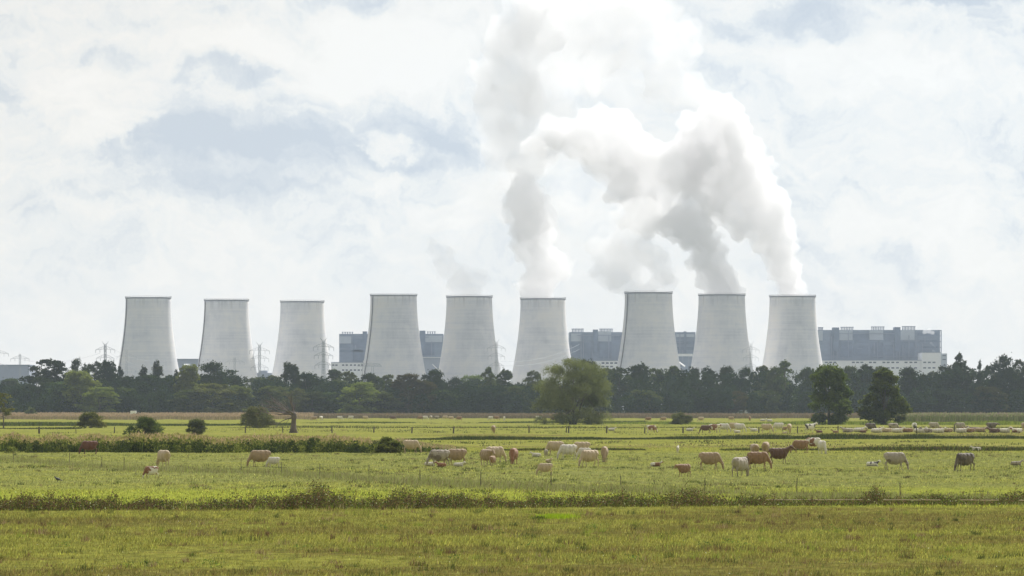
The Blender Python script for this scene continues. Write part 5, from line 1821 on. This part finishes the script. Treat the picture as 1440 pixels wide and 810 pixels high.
# ------------------------------------------------------------------ steam
def steam(name, blobs, label, mat, D=4300.0, seed=1, vox=2.2, child=3, disp=(13.0, 7.0), flat=0.8):
    """blobs: (px, y, radius px[, depth offset]) -> one lumpy closed body of steam"""
    rs = random.Random(seed)
    bm = bmesh.new()
    s = D / F
    def ball(c, r, lv):
        bmesh.ops.create_icosphere(bm, subdivisions=2, radius=r, matrix=Matrix.Translation(c))
        if lv:
            for _ in range(child * (2 if lv == 2 else 1)):
                d = Vector((rs.gauss(0, 1), rs.gauss(0, 1), rs.gauss(.25, 1))).normalized()
                ball(c + d * r * rs.uniform(.7, 1.0), r * rs.uniform(.28, .5), lv - 1)
    c0 = None
    for b in blobs:
        px, y, r = b[:3]
        dy = b[3] if len(b) > 3 else rs.uniform(-.25, .25) * r
        c = Vector((X(px, D), dy * s, Z(y, D)))
        ball(c, r * s * .92, 2)
    me = bpy.data.meshes.new(name)
    bm.to_mesh(me); bm.free()
    o = link(name, me, mat, None, (0, D, 0))
    md = o.modifiers.new('r', 'REMESH'); md.mode = 'VOXEL'; md.voxel_size = vox
    for i, (amp, sz) in enumerate(((disp[0], 34.0), (disp[1], 13.0), (disp[1] * .75, 6.0))):
        tx = bpy.data.textures.new(name + str(i), 'CLOUDS'); tx.noise_scale = sz; tx.noise_depth = 3; tx.cloud_type = 'GRAYSCALE'; tx.noise_type = 'HARD_NOISE'
        dm = o.modifiers.new('d%d' % i, 'DISPLACE'); dm.texture = tx; dm.strength = amp * 2; dm.mid_level = .34; dm.texture_coords = 'LOCAL'
    rm = o.modifiers.new('r2', 'REMESH'); rm.mode = 'VOXEL'; rm.voxel_size = vox
    bpy.context.view_layer.update()
    dg = bpy.context.evaluated_depsgraph_get()
    out = bpy.data.meshes.new_from_object(o.evaluated_get(dg))
    o.modifiers.clear()
    o.data = out; bpy.data.meshes.remove(me)
    if not out.materials: out.materials.append(mat)
    for p in out.polygons: p.use_smooth = True
    return tag(o, label, 'steam', 'steam from the cooling towers')


DENSE = mat_steam('dense_steam', 0.065)
SOFT = mat_steam('soft_steam', 0.060)
WISP = mat_steam('thin_steam', 0.014)
steam('steam_plume', [(764, 424, 25), (762, 405, 28), (758, 385, 31), (756, 362, 33), (753, 338, 34), (750, 314, 36), (747, 290, 36), (744, 284, 33), (740, 262, 26), (764, 310, 26)],
      'upright steam column over the cooling tower left of the willow', SOFT, TD[5], 11)
steam('steam_plume', [(1115, 420, 24), (1114, 402, 27), (1108, 382, 32), (1098, 358, 34), (1088, 334, 36), (1076, 308, 40), (1062, 282, 46), (1048, 254, 48), (1038, 226, 46), (1026, 198, 44), (1010, 172, 40), (985, 195, 40), (1000, 225, 44), (995, 258, 42), (1020, 290, 36), (1015, 262, 44), (1042, 318, 28), (1000, 290, 28)],
      'bright steam plume leaning left from the rightmost cooling tower', SOFT, TD[8], 12)
steam('steam_plume', [(1014, 418, 24), (1010, 398, 29), (1003, 376, 32), (992, 352, 34), (978, 328, 38), (962, 306, 34), (975, 292, 26), (950, 322, 26)],
      'grey bulging steam plume over the second cooling tower from the right', DENSE, TD[7], 13)
steam('steam_plume', [(910, 415, 20), (890, 402, 22), (868, 398, 22), (852, 380, 28), (868, 356, 32), (895, 350, 30), (888, 326, 34), (900, 300, 34), (885, 385, 24), (935, 392, 22), (925, 370, 22), (845, 350, 18)],
      'thin ragged steam drifting off the third cooling tower from the right', mat_steam('ragged_steam', 0.022), TD[6], 14)
steam('steam_cloud', [(935, 292, 30), (955, 250, 38), (975, 225, 34), (905, 280, 36), (880, 262, 38), (925, 255, 36), (905, 225, 44), (865, 225, 42), (830, 205, 38), (800, 190, 34), (945, 215, 28), (775, 185, 28), (870, 185, 34), (835, 170, 28), (760, 205, 24), (900, 310, 24)],
      'broad billowing steam cloud drifting left above the three right hand cooling towers', SOFT, TD[7] + 60, 15, 2.8)
steam('steam_cloud', [(760, 235, 26), (780, 170, 34), (770, 95, 44), (750, 55, 48), (820, 60, 50), (905, 0, 46), (960, 60, 36), (780, 150, 36), (720, 240, 30), (790, 30, 46), (850, 20, 50), (900, 50, 44), (930, 100, 44), (960, 135, 38), (760, 130, 38), (800, 90, 40), (865, 75, 42), (830, 110, 36), (985, 150, 30), (760, 0, 50), (830, -30, 50)],
      'high diffuse steam cloud at the top centre of the sky', mat_steam('diffuse_steam', 0.020), TD[5] + 150, 16, 4.0, disp=(22, 10))
steam('steam_cloud', [(702, 70, 34), (694, 105, 38), (690, 140, 38), (700, 172, 38), (712, 204, 34), (724, 232, 26), (722, 50, 36), (738, 100, 32), (745, 150, 30), (735, 190, 30), (742, 15, 38), (775, 60, 26), (742, 222, 34), (762, 210, 32), (752, 244, 24), (730, 130, 40)],
      'soft grey bank of steam left of the top centre above the upright column', mat_steam('grey_bank_steam', 0.028), TD[5] + 110, 31, 3.6, disp=(18, 9))
steam('steam_plume', [(660, 421, 24), (656, 404, 30), (643, 386, 28), (626, 370, 24), (610, 352, 18), (672, 398, 20)],
      'faint wisp of steam drifting left from the fifth cooling tower', mat_steam('faint_steam', 0.014), TD[4], 17)
steam('steam_cloud', [(800, 280, 46), (835, 320, 44), (800, 345, 36), (785, 240, 40), (840, 270, 40), (820, 380, 28), (660, 300, 34), (690, 270, 36), (640, 330, 26)],
      'pale thin veil of steam between the upright column and the ragged steam right of it', mat_steam('veil_steam', 0.0045), TD[5] + 120, 27, 4.0, disp=(20, 9))
for px, y, r in [(1302, 467, 4.5), (1309, 468, 3), (1309, 483, 3), (1313, 487, 2.5), (1312, 494, 3.5)]:
    pass
steam('steam_puff', [(1300, 467, 4.5), (1306, 466, 4), (1311, 468, 3)], 'small white steam puff near the roof at the right end of the long boiler house', mat_steam('puff_steam', 0.10), DB - 14, 18, .9, 2, (1.5, .8))
steam('steam_puff', [(1309, 482, 2.6), (1312, 485, 2.4), (1315, 488, 2)], 'small slanting steam puff halfway up the right end of the long boiler house', bpy.data.materials['puff_steam'], DB - 14, 19, .9, 2, (1.0, .5))
steam('steam_puff', [(1312, 493.5, 3.0), (1315, 494, 2.2)], 'lowest small steam puff just above the white annex of the turbine hall', bpy.data.materials['puff_steam'], DB - 14, 20, .9, 2, (1.0, .5))

# ------------------------------------------------------------------ haze: one closed box of air round everything
bm = bmesh.new()
box(bm, -3600, 3600, -320, 9100, -1.5, 700)
hm, t = material('haze_air')
v = t.n('ShaderNodeVolumePrincipled', None, Color=(0.70, 0.82, 1.0), Density=0.000036, Anisotropy=0.3)
t.n('ShaderNodeOutputMaterial', None, Volume=v.outputs[0])
hm.cycles.homogeneous_volume = True
tag(link('haze', bm_mesh('haze', bm), hm), kind='stuff')
